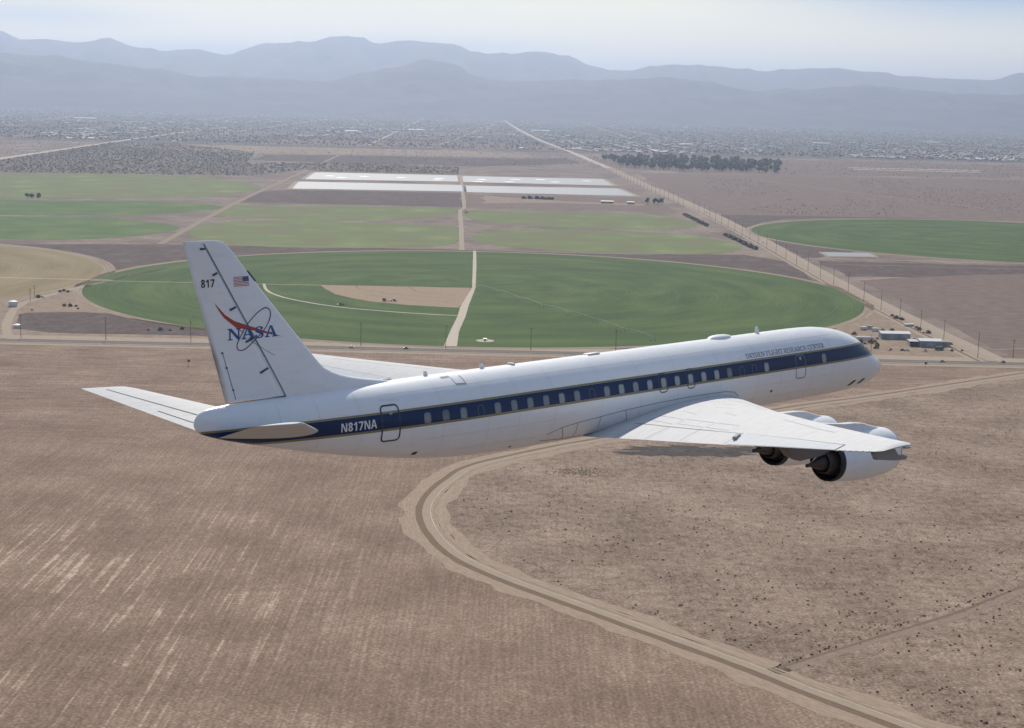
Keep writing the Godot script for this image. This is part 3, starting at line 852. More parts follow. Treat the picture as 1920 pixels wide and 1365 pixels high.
# ------------------------------------------------------------------ the far plain
func build_town():
	# street grid and parcels of the far plain
	for k in range(-5, 6):
		if k == 0: continue
		var gx := 381.0 + k * 805.0
		var from := -6500.0 if absf(k) < 3 else -8000.0
		ribbon("avenue", pairs([gx + (from + 1228) * 0.036, from, gx - 15000 * 0.036, -16500]), -6, 6, 0.7, M.chalk, Vector2(30, 200), 2.0)
	for k in range(7, 18):
		var gz := -1215.0 - k * 805.0
		ribbon("avenue", pairs([gz * 0.4, gz, -gz * 0.4, gz - 40]), -7, 7, 0.65, M.pale_dirt, Vector2(30, 200), 2.0)
	sheet("plain", pairs([-9000, -19000, 9000, -19000, 9000, -7600, 2800, -6300, 230, -6150, -240, -6250, -700, -6700, -1500, -6900, -9000, -7600]), 0.2, M.town_soil, 900)
	var g := RandomNumberGenerator.new()
	g.seed = 12
	for k in 34:
		var z := -g.randf_range(6300, 14500)
		var x := g.randf_range(-0.36, 0.36) * -z
		var w := g.randf_range(250, 800)
		var d := g.randf_range(150, 420)
		sheet("soil_parcel", ragged(pairs([x - w, z - d, x + w, z - d, x + w, z + d, x - w, z + d]), 150, 25), 0.3 + k * 0.008, [M.dark_soil, M.red_soil, M.town_soil, M.dark_soil, M.town_soil][k % 5], 500)
	# house: walls and a gabled roof
	var wall := Solid.new()
	wall.box(Vector3(0, 1.6, 0), Vector3(14, 3.2, 10))
	var roof := Solid.new()
	roof.gable(Vector3(0, 3.2, 0), Vector3(15, 0, 11.4), 2.2)
	var f := FastNoiseLite.new()
	f.seed = 77
	f.frequency = 0.0011
	f.fractal_octaves = 3
	var town := []
	var trees := []
	var tries := 0
	while tries < 90000 and (town.size() < 3600 or trees.size() < 15000):
		tries += 1
		var t := rng.randf()
		var z := -lerpf(6400, 17500, t * t * 0.6 + t * 0.4)
		var x := rng.randf_range(-0.37, 0.37) * -z
		var built := f.get_noise_2d(x, z * 0.5)
		var px := absf(x - (110.0 + (z + 8178.0) * 0.036))
		if z > -8200 and x < -0.02 * -z and x > -0.26 * -z: built -= 0.25
		if px < 26: continue
		if built > 0.02 and rng.randf() < 0.32: town.append([x, z])
		elif rng.randf() < 0.3 + maxf(0, built): trees.append(turned(x, 0.0, z, rng.randf_range(0.4, 1.1)))
	town.sort_custom(func(a, b): return a[1] > b[1])
	var wm := wall.mesh()
	var rm := roof.mesh()
	var kinds := []
	var roofs := [M.roof_tan, M.roof_white, surface(lin(0.22, 0.18, 0.16), 0.8), surface(lin(0.40, 0.36, 0.33), 0.7)]
	var said := ["pale stucco house with a tan roof in the hazy far town", "pale stucco house with a white roof in the hazy far town", "pale stucco house with a dark brown roof in the hazy far town", "pale stucco house with a light grey roof in the hazy far town"]
	for k in 4:
		var h := base("house", Vector3(town[k][0], 0, town[k][1]), rng.randi() % 4 * PI / 2)
		tag(h, said[k], "house", "houses in the far town")
		put("wall", wm, M.wall_tan, h)
		put("roof", rm, roofs[k], h)
		kinds.append(h)
	var rest_places := []
	for k in range(4, town.size()):
		var at := Vector3(town[k][0], 0, town[k][1])
		if k < 300:
			copy_of(kinds[rng.randi() % 4], at, rng.randi() % 4 * PI / 2, rng.randf_range(0.8, 1.5))
		else:
			rest_places.append(Transform3D(Basis(Vector3.UP, (rng.randi() % 4) * PI / 2 + 0.04).scaled(Vector3.ONE * rng.randf_range(0.7, 1.4)), at))
	var both := Solid.new()
	both.box(Vector3(0, 1.6, 0), Vector3(14, 3.2, 10))
	both.gable(Vector3(0, 3.2, 0), Vector3(15, 0, 11.4), 2.2)
	var bright := []
	var dull := []
	for p in rest_places: (bright if rng.randf() < 0.35 else dull).append(p)
	scatter("distant_houses", both.mesh(), surface(lin(0.36, 0.345, 0.33), 0.7), bright, "pale houses of the far town below the mountains", "houses")
	scatter("distant_houses", both.mesh(), surface(lin(0.26, 0.225, 0.19), 0.8), dull, "tan roofed houses of the far town below the mountains", "houses")
	scatter("distant_trees", clump_mesh(5, 26, Vector3(5, 4, 5), 2.2, 3.5), M.town_leaf, trees, "dark trees scattered through the far town", "trees")
	# large pale sheds
	var order := 1
	for q in [[-930, -8900, 70, 22], [150, -10400, 120, 30], [-620, -9700, 90, 26], [1650, -8600, 90, 24], [2500, -9600, 80, 26], [-3000, -11000, 150, 30], [820, -7700, 60, 20]]:
		var s := base("warehouse", Vector3(q[0], 0, q[1]))
		tag(s, "long low pale warehouse in the hazy town, %s one %s" % [nth(order), "left of the avenue" if q[0] < 140 else "right of the avenue"], "warehouse", "warehouses in the far town")
		order += 1
		var w := Solid.new()
		w.box(Vector3(0, 4, 0), Vector3(q[2], 8, q[3]))
		put("wall", w.mesh(), M.roof_white, s)
		var r := Solid.new()
		r.gable(Vector3(0, 8, 0), Vector3(q[2] + 1.5, 0, q[3] + 1.5), 2.5)
		put("roof", r.mesh(), M.roof_white, s)
	for q in [[-330, -6900, -16500, 0.038], [-800, -8200, -17500, 0.10], [640, -9000, -15500, 0.0]]:
		ribbon("avenue", pairs([q[0], q[1], q[0] + (q[2] - q[1]) * q[3] * -0.6, q[2]]), -9, 9, 0.8, M.pale_dirt, Vector2(30, 200), 2.0)
	# desert scrub
	var scrub := []
	var fields := [pairs([-1425, -4393, -1490, -5166, -1560, -6050, -1318, -6112, -893, -5407, -781, -4542, -570, -4232, -634, -3836, -1330, -3700]), pairs([-753, -4559, -522, -4699, -169, -4596, -152, -4160, -532, -4175])]
	for poly in fields:
		sheet("scrub_land", ragged(poly, 60, 15), 0.12, M.scrub_soil, 300)
		var lo := Vector2(1e9, 1e9)
		var hi := -lo
		for p in poly:
			lo = lo.min(p)
			hi = hi.max(p)
		for k in int((hi - lo).x * (hi - lo).y / 170.0):
			var p := Vector2(rng.randf_range(lo.x, hi.x), rng.randf_range(lo.y, hi.y))
			if inside(p, poly): scrub.append(turned(p.x, 0, p.y, rng.randf_range(0.5, 1.6)))
	for k in 5000:
		var z := -rng.randf_range(4700, 6500)
		var x := rng.randf_range(-0.36, 0.36) * -z
		scrub.append(turned(x, 0, z, rng.randf_range(0.4, 1.3)))
	for k in 3500:
		var z := -rng.randf_range(2900, 4650)
		var x := rng.randf_range(0.12, 0.36) * -z
		if f.get_noise_2d(x * 2, z) > 0.0 and x > 420: scrub.append(turned(x, 0, z, rng.randf_range(0.3, 0.9)))
	scatter("desert_scrub", clump_mesh(8, 14, Vector3(1.7, 1.5, 1.7), 0.9, 1.2), M.far_shrub, scrub, "dark desert scrub dotting the plain beyond the fields", "scrub")
	# windbreak of tall trees right of the road
	var grove := pairs([297, -5480, 595, -5669, 894, -5284, 800, -4900, 782, -4700, 516, -4690, 330, -4880])
	var firsts := []
	for k in 3: firsts.append(make_tree("windbreak_tree", Vector3(420 + 60 * k, 0, -4900), 50 + k, 17, 13, [M.leaf, M.leaf2, M.leaf][k], "tall dark green tree in the windbreak beside the avenue", "windbreak trees beside the avenue"))
	var set_ := 0
	while set_ < 290:
		var p := Vector2(rng.randf_range(297, 900), rng.randf_range(-5670, -4690))
		if not inside(p, grove): continue
		set_ += 1
		copy_of(firsts[set_ % 3], Vector3(p.x, 0, p.y), rng.randf() * TAU, rng.randf_range(0.9, 1.9))

# ------------------------------------------------------------------ nearer things
func make_pole(at: Vector3, tall: float, label: String, group: String, turn := 0.0) -> Node3D:
	var o := base("power_pole", at, turn)
	tag(o, label, "power pole", group)
	var s := Solid.new()
	s.tube(Vector3(0, -0.3, 0), Vector3(0, tall, 0), 0.24, 0.15, 7)
	put("shaft", s.mesh(), M.pole, o)
	for k in 2:
		var c := Solid.new()
		c.box(Vector3(0, tall - 0.7 - k * 2.1, 0.2), Vector3(3.2 - k * 0.5, 0.22, 0.16))
		var arm := put("crossarm", c.mesh(), M.pole, o)
		for x in [-1.25, 0.0, 1.25]:
			var i := Solid.new()
			i.tube(Vector3(x, tall - 0.59 - k * 2.1, 0.2), Vector3(x, tall - 0.25 - k * 2.1, 0.2), 0.09, 0.06, 6)
			put("insulator", i.mesh(), M.steel, arm)
	return o

func wheel(at: Vector3, r: float, w: float, parent: Node3D):
	var s := Solid.new()
	s.tube(at + Vector3(0, 0, -w / 2), at + Vector3(0, 0, w / 2), r, r, 14)
	var o := put("wheel", s.mesh(), M.tyre, parent)
	var h := Solid.new()
	h.tube(at + Vector3(0, 0, -w / 2 - 0.02), at + Vector3(0, 0, w / 2 + 0.02), r * 0.5, r * 0.5, 10)
	put("rim", h.mesh(), M.steel, o)

func car(at: Vector3, turn: float, m: Material, label: String, pickup := false) -> Node3D:
	var o := base("parked_car" if label.contains("parked") else "car", at, turn)
	tag(o, label, "car")
	var secs := []
	# cross sections along x of the body below the windows
	for q in [[-2.25, 0.55, 0.75, 0.7], [-2.1, 0.42, 0.95, 0.86], [-1.2, 0.38, 1.0, 0.9], [1.0, 0.38, 0.98, 0.9], [2.0, 0.42, 0.82, 0.84], [2.25, 0.55, 0.7, 0.7]]:
		secs.append(PackedVector3Array([Vector3(q[0], q[1], -q[3]), Vector3(q[0], q[2], -q[3] * 0.96), Vector3(q[0], q[2] + 0.04, 0), Vector3(q[0], q[2], q[3] * 0.96), Vector3(q[0], q[1], q[3])]))
	put("body", loft(secs), m, o)
	var cab := []
	for q in ([[-0.3, 0.98, 0.85], [-0.2, 1.55, 0.7], [0.7, 1.55, 0.7], [1.25, 0.98, 0.84]] if pickup else [[-1.9, 0.98, 0.82], [-1.2, 1.48, 0.68], [0.35, 1.5, 0.68], [1.15, 0.98, 0.84]]):
		cab.append(PackedVector3Array([Vector3(q[0], 0.9, -q[2]), Vector3(q[0], q[1], -q[2] * 0.97), Vector3(q[0], q[1], q[2] * 0.97), Vector3(q[0], 0.9, q[2])]))
	put("cabin_glass", loft(cab), M.glass, o)
	var top := Solid.new()
	top.box(Vector3(0.25 if pickup else -0.42, 1.56 if pickup else 1.52, 0), Vector3(0.95 if pickup else 1.6, 0.06, 1.36))
	put("roof", top.mesh(), m, o)
	for x in [-1.4, 1.4]:
		for z in [-0.8, 0.8]: wheel(Vector3(x, 0.34, z), 0.34, 0.22, o)
	return o

func shed(called: String, c: Vector3, size: Vector3, wall: Material, roof: Material, doors: int, label: String) -> Node3D:
	var o := base(called, c)
	tag(o, label, "shed")
	var w := Solid.new()
	w.box(Vector3(0, size.y / 2, 0), size)
	put("wall", w.mesh(), wall, o)
	var r := Solid.new()
	r.gable(Vector3(0, size.y, 0), Vector3(size.x + 1, 0, size.z + 1.2), size.z * 0.14)
	put("roof", r.mesh(), roof, o)
	for k in doors:
		var d := Solid.new()
		d.box(Vector3((k + 0.5) / doors * size.x - size.x / 2, size.y * 0.37, size.z / 2 + 0.05), Vector3(minf(4.2, size.x / doors * 0.6), size.y * 0.72, 0.12))
		put("door", d.mesh(), M.roll_door if k % 2 == 0 else M.steel, o)
	return o

func trailer(at: Vector3, turn: float, size: Vector3, m: Material, label: String) -> Node3D:
	var o := base("trailer", at, turn)
	tag(o, label, "trailer")
	var s := Solid.new()
	s.box(Vector3(0, size.y / 2 + 0.7, 0), size)
	put("box_body", s.mesh(), m, o)
	var u := Solid.new()
	u.box(Vector3(0, 0.58, 0), Vector3(size.x, 0.2, size.z * 0.6))
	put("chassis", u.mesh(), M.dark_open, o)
	for x in [-0.36, 0.28, 0.38]:
		for z in [-0.42, 0.42]: wheel(Vector3(x * size.x, 0.45, z * size.z), 0.45, 0.3, o)
	return o

func tank(at: Vector3, r: float, tall: float, m: Material, label: String) -> Node3D:
	var o := base("storage_tank", at)
	tag(o, label, "tank")
	var s := Solid.new()
	s.tube(Vector3(0, 0.3, 0), Vector3(0, tall, 0), r, r, 20)
	put("drum", s.mesh(), m, o)
	var t := Solid.new()
	t.tube(Vector3(0, tall, 0), Vector3(0, tall + r * 0.3, 0), r * 1.03, 0.2, 20)
	put("lid", t.mesh(), m, o)
	var b := Solid.new()
	b.tube(Vector3(0, 0, 0), Vector3(0, 0.3, 0), r * 1.1, r * 1.1, 20)
	put("footing", b.mesh(), M.wall_tan, o)
	return o

func sign_post(at: Vector3, label: String):
	var o := base("signpost", at)
	tag(o, label, "signpost")
	var s := Solid.new()
	s.tube(Vector3(0, -0.2, 0), Vector3(0, 4.4, 0), 0.1, 0.1, 6)
	put("post", s.mesh(), M.pole, o)
	var b := Solid.new()
	b.box(Vector3(0.2, 4.2, 0.12), Vector3(1.9, 1.6, 0.08))
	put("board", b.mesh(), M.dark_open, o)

func build_farm_things():
	# poles along the highway
	var x := -391.0
	var k := 0
	while x < 330:
		if x < 120 or x > 280: make_pole(Vector3(x, 0, -1232), 18.0 + rng.randf(), "tall brown power pole on the highway verge, %s from the tank track" % nth(k + 1), "power poles along the highway")
		k += 1
		x += 67.6
	# poles along the avenue
	var z := -1245.0
	var step := 1
	while z > -5200:
		var px := 381.0 if z > -1260 else 376.0 - (z + 1300.0) * 0.0175 * -1.0 - 3.0 if z > -3000 else 333.0 + (z + 3000.0) * 0.038
		make_pole(Vector3(px - 7.0, 0, z), 20.0 + rng.randf() * 1.5, "tall brown power pole beside the avenue, %s from the highway" % nth(step), "power poles along the avenue", PI / 2)
		step += 1
		z -= 72.0
	for q in [[404, -1250, "nearest the avenue"], [412, -1232, "in the middle"], [440, -1300, "farthest right"]]: make_pole(Vector3(q[0], 0, q[1]), 15.0, "brown power pole at the crossroads, %s" % q[2], "power poles at the crossroads")
	for q in [[-450.3, -1449.4, "nearer"], [-454.6, -1476.4, "farther"]]: make_pole(Vector3(q[0], 0, q[1]), 12.0, "short brown power pole in the stubble field yard, %s of two" % q[2], "power poles in the field yard")
	sign_post(Vector3(-234, 0, -1118), "small dark sign on a post in the field left of the airplane's tail")
	sign_post(Vector3(317, 0, -1186.5), "small dark sign on a post beside the highway near the sheds")
	# vehicles
	car(Vector3(-126.6, 0.22, -1219.8), 0.0, M.car_white, "white car on the highway, nearest the airplane's fin")
	car(Vector3(-84.1, 0.22, -1221.0), 0.0, M.car_black, "black pickup on the highway behind the white car", true)
	car(Vector3(338.8, 0.22, -1219.5), 0.0, M.car_silver, "silver car on the highway before the sheds")
	car(Vector3(387.6, 0.32, -1222.6), 0.6, M.car_black, "dark car turning at the end of the avenue")
	car(Vector3(363, 0.32, -2329.9), PI / 2, M.car_white, "white car on the avenue, nearer of the two by the hedges")
	car(Vector3(359, 0.32, -2270), PI / 2, M.car_silver, "silver car following on the avenue by the hedges")
	car(Vector3(351, 0.32, -2889.2), PI / 2, M.car_red, "red car farthest along the avenue, near the ponds")
	var veh := pairs([310.6, -1275.4, 324.2, -1273.8, 346.4, -1339.7, 320.7, -1274.3, 339.6, -1274.5])
	var cols := ["car_tan", "car_white", "car_white", "car_black", "car_red"]
	var said := ["tan pickup parked in the yard below the sheds", "white car parked in the yard below the sheds", "white car parked between the two sheds", "black car parked beside the white car in the shed yard", "red car parked alone below the blue shed"]
	for i in veh.size(): car(Vector3(veh[i].x, 0.09, veh[i].y), rng.randf() * 3.0, M[cols[i]], said[i], i == 0)
	var tk := base("farm_truck", Vector3(-120.6, 0.21, -1512), -0.04)
	tag(tk, "dark red flatbed farm truck with white cab on the bare quarter field", "truck")
	var s := Solid.new()
	s.box(Vector3(-2.0, 1.15, 0), Vector3(9.5, 0.35, 2.4))
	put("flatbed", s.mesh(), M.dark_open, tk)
	s = Solid.new()
	s.box(Vector3(-5.0, 2.2, 0), Vector3(3.6, 1.8, 2.3))
	put("hopper", s.mesh(), M.rust, tk)
	s = Solid.new()
	s.box(Vector3(4.4, 1.9, 0), Vector3(1.9, 2.0, 2.3))
	s.box(Vector3(6.0, 1.45, 0), Vector3(1.6, 1.1, 2.0))
	var cab := put("cab", s.mesh(), M.rust, tk)
	s = Solid.new()
	s.box(Vector3(4.4, 2.98, 0), Vector3(2.0, 0.16, 2.36))
	put("roof", s.mesh(), M.roof_white, cab)
	s = Solid.new()
	s.box(Vector3(4.5, 2.3, 0), Vector3(1.5, 0.7, 2.36))
	put("window", s.mesh(), M.glass, cab)
	for wx in [-5.6, -4.4, 2.2, 5.8]:
		for wz in [-0.95, 0.95]: wheel(Vector3(wx, 0.52, wz), 0.52, 0.4, tk)
	var tr := base("tractor", Vector3(-163.1, 0.2, -1474.9), 0.12)
	tag(tr, "dark green tractor with implement by the pale curved track", "tractor")
	s = Solid.new()
	s.box(Vector3(1.2, 1.35, 0), Vector3(2.6, 0.9, 0.9))
	put("hood", s.mesh(), M.tractor_green, tr)
	s = Solid.new()
	s.box(Vector3(-0.7, 2.1, 0), Vector3(1.5, 1.7, 1.5))
	put("cab", s.mesh(), M.glass, tr)
	s = Solid.new()
	s.box(Vector3(-0.7, 3.0, 0), Vector3(1.7, 0.14, 1.7))
	put("roof", s.mesh(), M.tractor_green, tr)
	s = Solid.new()
	s.box(Vector3(-3.6, 0.7, 0), Vector3(1.2, 0.5, 5.5))
	s.box(Vector3(-2.2, 0.8, 0), Vector3(2.6, 0.2, 0.3))
	put("implement", s.mesh(), M.rust, tr)
	for wz in [-1.0, 1.0]:
		wheel(Vector3(-0.7, 0.95, wz), 0.95, 0.5, tr)
		wheel(Vector3(2.0, 0.6, wz * 0.9), 0.6, 0.35, tr)
	# sheds by the crossroads
	shed("shed", Vector3(330, 0.08, -1343), Vector3(25, 5.0, 11), M.wall_blue, M.roof_white, 4, "long blue grey shed with a white roof, nearer the round green field")
	shed("shed", Vector3(349.5, 0.08, -1302), Vector3(18, 5.2, 11), M.wall_blue, M.roof_white, 3, "blue shed with a bright white roof nearer the highway")
	var lean := base("lean_to", Vector3(336.2, 0.08, -1303))
	tag(lean, "open fronted lean-to against the blue shed with the white roof", "lean-to")
	for q in [[0, -4.4, 7.6, 0.2], [-3.7, 0, 0.2, 9.0], [3.7, 0, 0.2, 9.0]]:
		var w := Solid.new()
		w.box(Vector3(q[0], 2.2, q[1]), Vector3(q[2], 4.4, q[3]))
		put("wall", w.mesh(), M.wall_tan, lean)
	for q in [-3.5, 0.0, 3.5]:
		var w := Solid.new()
		w.box(Vector3(q, 2.1, 4.3), Vector3(0.25, 4.2, 0.25))
		put("post", w.mesh(), M.steel, lean)
	var lid := Solid.new()
	lid.box(Vector3(0, 4.55, 0.2), Vector3(8.4, 0.2, 10.2), Basis(Vector3.RIGHT, 0.05))
	put("roof", lid.mesh(), M.steel, lean)
	shed("shed", Vector3(363, 0.08, -1306), Vector3(8, 4.2, 10), M.wall_tan, M.roof_tan, 1, "plain tan shed at the avenue end of the blue shed")
	trailer(Vector3(301, 0.09, -1326), 0.0, Vector3(15, 2.6, 2.6), M.roof_white, "long white trailer just ahead of the airplane's nose")
	trailer(Vector3(314.2, 0.09, -1392), 0.5, Vector3(6, 2.3, 2.3), M.roof_white, "short white trailer, leftmost of three on the bare yard")
	trailer(Vector3(321, 0.09, -1397.5), 0.1, Vector3(5, 2.6, 2.3), M.car_tan, "short tan trailer, farthest of three on the bare yard")
	trailer(Vector3(322.8, 0.09, -1384.3), -0.3, Vector3(6, 2.3, 2.3), M.roof_white, "short white trailer, nearest the long blue grey shed")
	trailer(Vector3(352.5, 0.09, -1281), 0.3, Vector3(7, 2.2, 2.4), M.tractor_green, "green trailer in the corner before the white roofed shed")
	trailer(Vector3(362.7, 0.09, -1423.5), 0.2, Vector3(9, 1.4, 3.5), M.roof_white, "low white trailer alone beside the avenue above the sheds")
	tank(Vector3(-455.1, 0.09, -1413.9), 4.0, 4.5, M.roof_white, "round white water tank in the yard by the stubble field")
	tank(Vector3(-410.6, 0.09, -1284.2), 3.2, 2.6, M.roof_white, "low white tank beside the track at the highway")
	tank(Vector3(320.9, 0.09, -1356.7), 1.6, 2.2, M.roof_white, "small white tank at the end of the long blue grey shed")
	shed("shed", Vector3(180, 0.1, -3105), Vector3(24, 4, 10), M.wall_tan, M.roof_white, 3, "long white roofed shed at the pond works")
	shed("shed", Vector3(226, 0.1, -3098), Vector3(14, 4, 9), M.wall_tan, M.roof_white, 2, "short white roofed shed nearest the pond clump of trees")
	for i in 5:
		var d := base("earth_heap", Vector3(18 + i * 13, 0, -3195 + i * 3))
		tag(d, "dark heap of earth before the ponds, %s in its row from the left" % nth(i + 1), "earth heap", "earth heaps before the ponds")
		put("mound", clump_mesh(90 + i, 60, Vector3(8, 4, 10), 3.2, 1.5), M.burnt, d)
	# junk and bushes round the yards
	var spots := pairs([363, -1491.2, 362.7, -1473.7, 366, -1463.9, 366.2, -1408.1, 365.6, -1398.6, 364.9, -1380, 368.6, -1378.7, 371.4, -1314.3, 329.7, -1383.4, 338.8, -1387.9, 298.9, -1360.2, 294.6, -1313.5, 296.6, -1305.5, 303.1, -1312, 300.6, -1281.8, 362.4, -1278, 371, -1279.3, 313.7, -1336.3, -451, -1477.1, -447, -1477.9, -430.7, -1390.6, -405.8, -1422.9, -400, -1422, -411, -1423, -393.7, -1405.5, -443.5, -1522, -436.1, -1523.4, -442, -1530.4, -302.8, -1287.6, -293.2, -1289.1, -284.6, -1287.7, -276.7, -1297.7, 290, -1320, 285, -1306, 308, -1318, 292, -1296, 305, -1298])
	var bush: Node3D = null
	for p in spots:
		if bush == null:
			bush = base("yard_bush", Vector3(p.x, 0, p.y))
			tag(bush, "dark scrubby bush in the dirt yard of the blue sheds", "bush", "bushes in the dirt yards")
			put("foliage", clump_mesh(60, 70, Vector3(2.2, 1.3, 2.2), 0.7, 1.0), M.shrub, bush)
		else: copy_of(bush, Vector3(p.x, 0, p.y), rng.randf() * TAU, rng.randf_range(0.6, 1.5)).set_meta("label", "dark scrubby bush in the dirt yard of the blue sheds" if p.x > 0 else "dark scrubby bush on the dark parcel beside the highway poles" if p.x > -310 else "dark scrubby bush in the dirt yard by the stubble field")
	# hedges along the avenue
	for q in [[303, -2811, 314, -2573, "dark hedge along the avenue, farther of the two"], [321, -2389, 333, -2166, "dark hedge along the avenue, nearer of the two"]]:
		var h := base("hedge", Vector3(q[0], 0, q[1]))
		tag(h, q[4], "hedge")
		var a := Vector3.ZERO
		var b := Vector3(q[2] - q[0], 0, q[3] - q[1])
		for i in 24:
			var o := put("foliage", clump_mesh(200 + i % 4, 70, Vector3(4, 3.2, 6), 1.5, 2.2), M.leaf, h)
			o.position = a.lerp(b, i / 23.0) + Vector3(rng.randf_range(-1, 1), 0, 0)
	for q in [[258, -3087, "first"], [271, -3092, "second"], [279, -3094, "third"], [286, -3097, "last"]]: make_tree("pond_tree", Vector3(q[0], 0, q[1]), 70 + int(q[0]), 15, 11, M.leaf, "dark tree in the clump between ponds and avenue, %s from the left" % q[2], "clump of trees by the ponds")
	for q in [[-880, -2835, "left"], [-872, -2838, "middle"], [-862, -2840, "right"]]: make_tree("field_tree", Vector3(q[0], 0, q[1]), 80 + int(-q[0]), 12, 11, M.leaf2, "dark tree among the pale green fields, %s one of three" % q[2], "clump of trees among the fields")
	# the centre pivot
	var pv := base("irrigation_pivot", Vector3(-40.5, 0.2, -1634.5))
	tag(pv, "long wheeled irrigation boom across the round green field", "irrigation boom")
	var pts := pairs([0, 0, 23.5, 39.2, 45, 92.1, 67.8, 146.3, 91.3, 194.3, 114.1, 239.3, 135.2, 293.1, 157.9, 341.4])
	for i in pts.size():
		var p := Vector3(pts[i].x, 0, pts[i].y)
		s = Solid.new()
		if i == 0:
			for a in 4: s.tube(Vector3(cos(a * PI / 2 + 0.7), 0, sin(a * PI / 2 + 0.7)) * 1.6, Vector3(0, 4.0, 0), 0.1, 0.08, 5)
			put("pivot_tower", s.mesh(), M.steel, pv)
			continue
		for e in [-1.9, 1.9]: s.tube(p + Vector3(e * 0.9, 0.5, -e * 0.4), p + Vector3(0, 3.9, 0), 0.09, 0.09, 5)
		var tw := put("wheel_tower", s.mesh(), M.steel, pv)
		for e in [-1.9, 1.9]:
			s = Solid.new()
			s.tube(p + Vector3(e * 0.9 - 0.15, 0.6, -e * 0.4), p + Vector3(e * 0.9 + 0.15, 0.6, -e * 0.4), 0.6, 0.6, 12)
			put("wheel", s.mesh(), M.tyre, tw)
		var q := Vector3(pts[i - 1].x, 0, pts[i - 1].y)
		s = Solid.new()
		var last := q + Vector3(0, 3.9, 0)
		for j in range(1, 7):
			var t := j / 6.0
			var c := q.lerp(p, t) + Vector3(0, 3.9 + 1.1 * sin(t * PI), 0)
			s.tube(last, c, 0.12, 0.12, 6)
			s.tube(q.lerp(p, t - 1 / 12.0) + Vector3(0, 2.7, 0), c, 0.04, 0.04, 4)
			last = c
		put("pipe_span", s.mesh(), M.steel, pv)
	var shelter := shed("pump_box", Vector3(-22.6, 0.2, -1274), Vector3(2.2, 1.8, 1.6), M.wall_tan, M.steel, 1, "small pump box on a pale round pad in the green field")
	shelter.set_meta("category", "pump box")
	# weeds inside the bend
	var f := FastNoiseLite.new()
	f.seed = 4
	f.frequency = 0.02
	var spots2 := []
	var guard := 0
	while spots2.size() < 4200 and guard < 60000:
		guard += 1
		var zz := -rng.randf_range(470, 1150)
		var rx := road_x(zz)
		var xx := rng.randf_range(-40, 0.36 * -zz)
		if xx < rx + 14 + rng.randf() * 10: continue
		if f.get_noise_2d(xx, zz) + (0.2 if zz > -760 else -0.15) < rng.randf_range(-0.3, 0.5): continue
		spots2.append([xx, zz, pow(rng.randf(), 4.0) * 0.5 + 0.14])
	for q in 130:   # along the side track's ditch
		var t := rng.randf()
		spots2.append([lerpf(97, 300, t) - 2.0 + rng.randf_range(-1.3, 1.0), lerpf(-527, -705, t) - 1.5 + rng.randf_range(-1, 1) + sin(t * 3.0) * 4.0 * 0.0, rng.randf_range(0.25, 0.6)])
	spots2.sort_custom(func(a, b): return a[2] / -a[1] > b[2] / -b[1])
	var first := base("weed", Vector3(spots2[0][0], 0, spots2[0][1]))
	first.scale = Vector3.ONE * spots2[0][2]
	tag(first, "small dark dry weed growing inside the bend of the road", "weed", "weeds inside the bend")
	put("foliage", clump_mesh(33, 40, Vector3(1.0, 0.6, 1.0), 0.36, 0.4), M.shrub, first)
	var second := base("weed", Vector3(spots2[1][0], 0, spots2[1][1]))
	tag(second, "small tan dry weed growing inside the bend of the road", "weed", "weeds inside the bend")
	put("foliage", clump_mesh(34, 40, Vector3(1.0, 0.5, 1.0), 0.36, 0.4), M.dry_shrub, second)
	var rest := []
	for i in range(2, spots2.size()):
		var q = spots2[i]
		if i < 300: copy_of(first if rng.randf() < 0.65 else second, Vector3(q[0], 0.05, q[1]), rng.randf() * TAU, q[2])
		else: rest.append(turned(q[0], 0.05, q[1], q[2]))
	scatter("dry_weeds", clump_mesh(35, 24, Vector3(1.0, 0.55, 1.0), 0.45, 0.4), M.shrub, rest, "countless small dry weeds inside the bend of the road", "weeds")
	var yellow := []
	for i in 240:
		yellow.append(turned(rng.randfn(35, 8), 0.05, rng.randfn(-817, 6), rng.randf_range(0.2, 0.5)))
	scatter("yellow_weeds", clump_mesh(36, 24, Vector3(1.0, 0.5, 1.0), 0.45, 0.35), surface(lin(0.30, 0.23, 0.08), 0.9), yellow, "patch of yellow weeds inside the bend below the airplane", "weeds")

# ------------------------------------------------------------------ the airliner
# Its own axes: nose at the origin, x forward, y up, z to starboard; s is metres aft of the nose.
var craft: Node3D

const TOP := [0.0, -0.80, 0.06, -0.60, 0.2, -0.45, 0.5, -0.24, 0.9, -0.02, 1.4, 0.26, 2.0, 0.68, 2.6, 1.06, 3.3, 1.40, 4.2, 1.68, 5.2, 1.88, 6.2, 2.0, 8.0, 2.06, 33.0, 2.06, 38.0, 2.03, 42.0, 1.98, 44.0, 1.94, 45.2, 1.90, 46.0, 1.82, 46.4, 1.68, 46.62, 1.40, 46.66, 1.25]
const BOT := [0.0, -0.80, 0.06, -1.02, 0.2, -1.18, 0.5, -1.38, 0.9, -1.55, 1.6, -1.74, 2.4, -1.87, 3.6, -1.98, 5.5, -2.04, 8.0, -2.05, 29.0, -2.05, 31.0, -2.02, 33.0, -1.93, 35.0, -1.74, 37.4, -1.38, 39.9, -0.90, 41.6, -0.52, 44.0, 0.08, 45.8, 0.60, 46.4, 0.86, 46.62, 1.08, 46.66, 1.25]
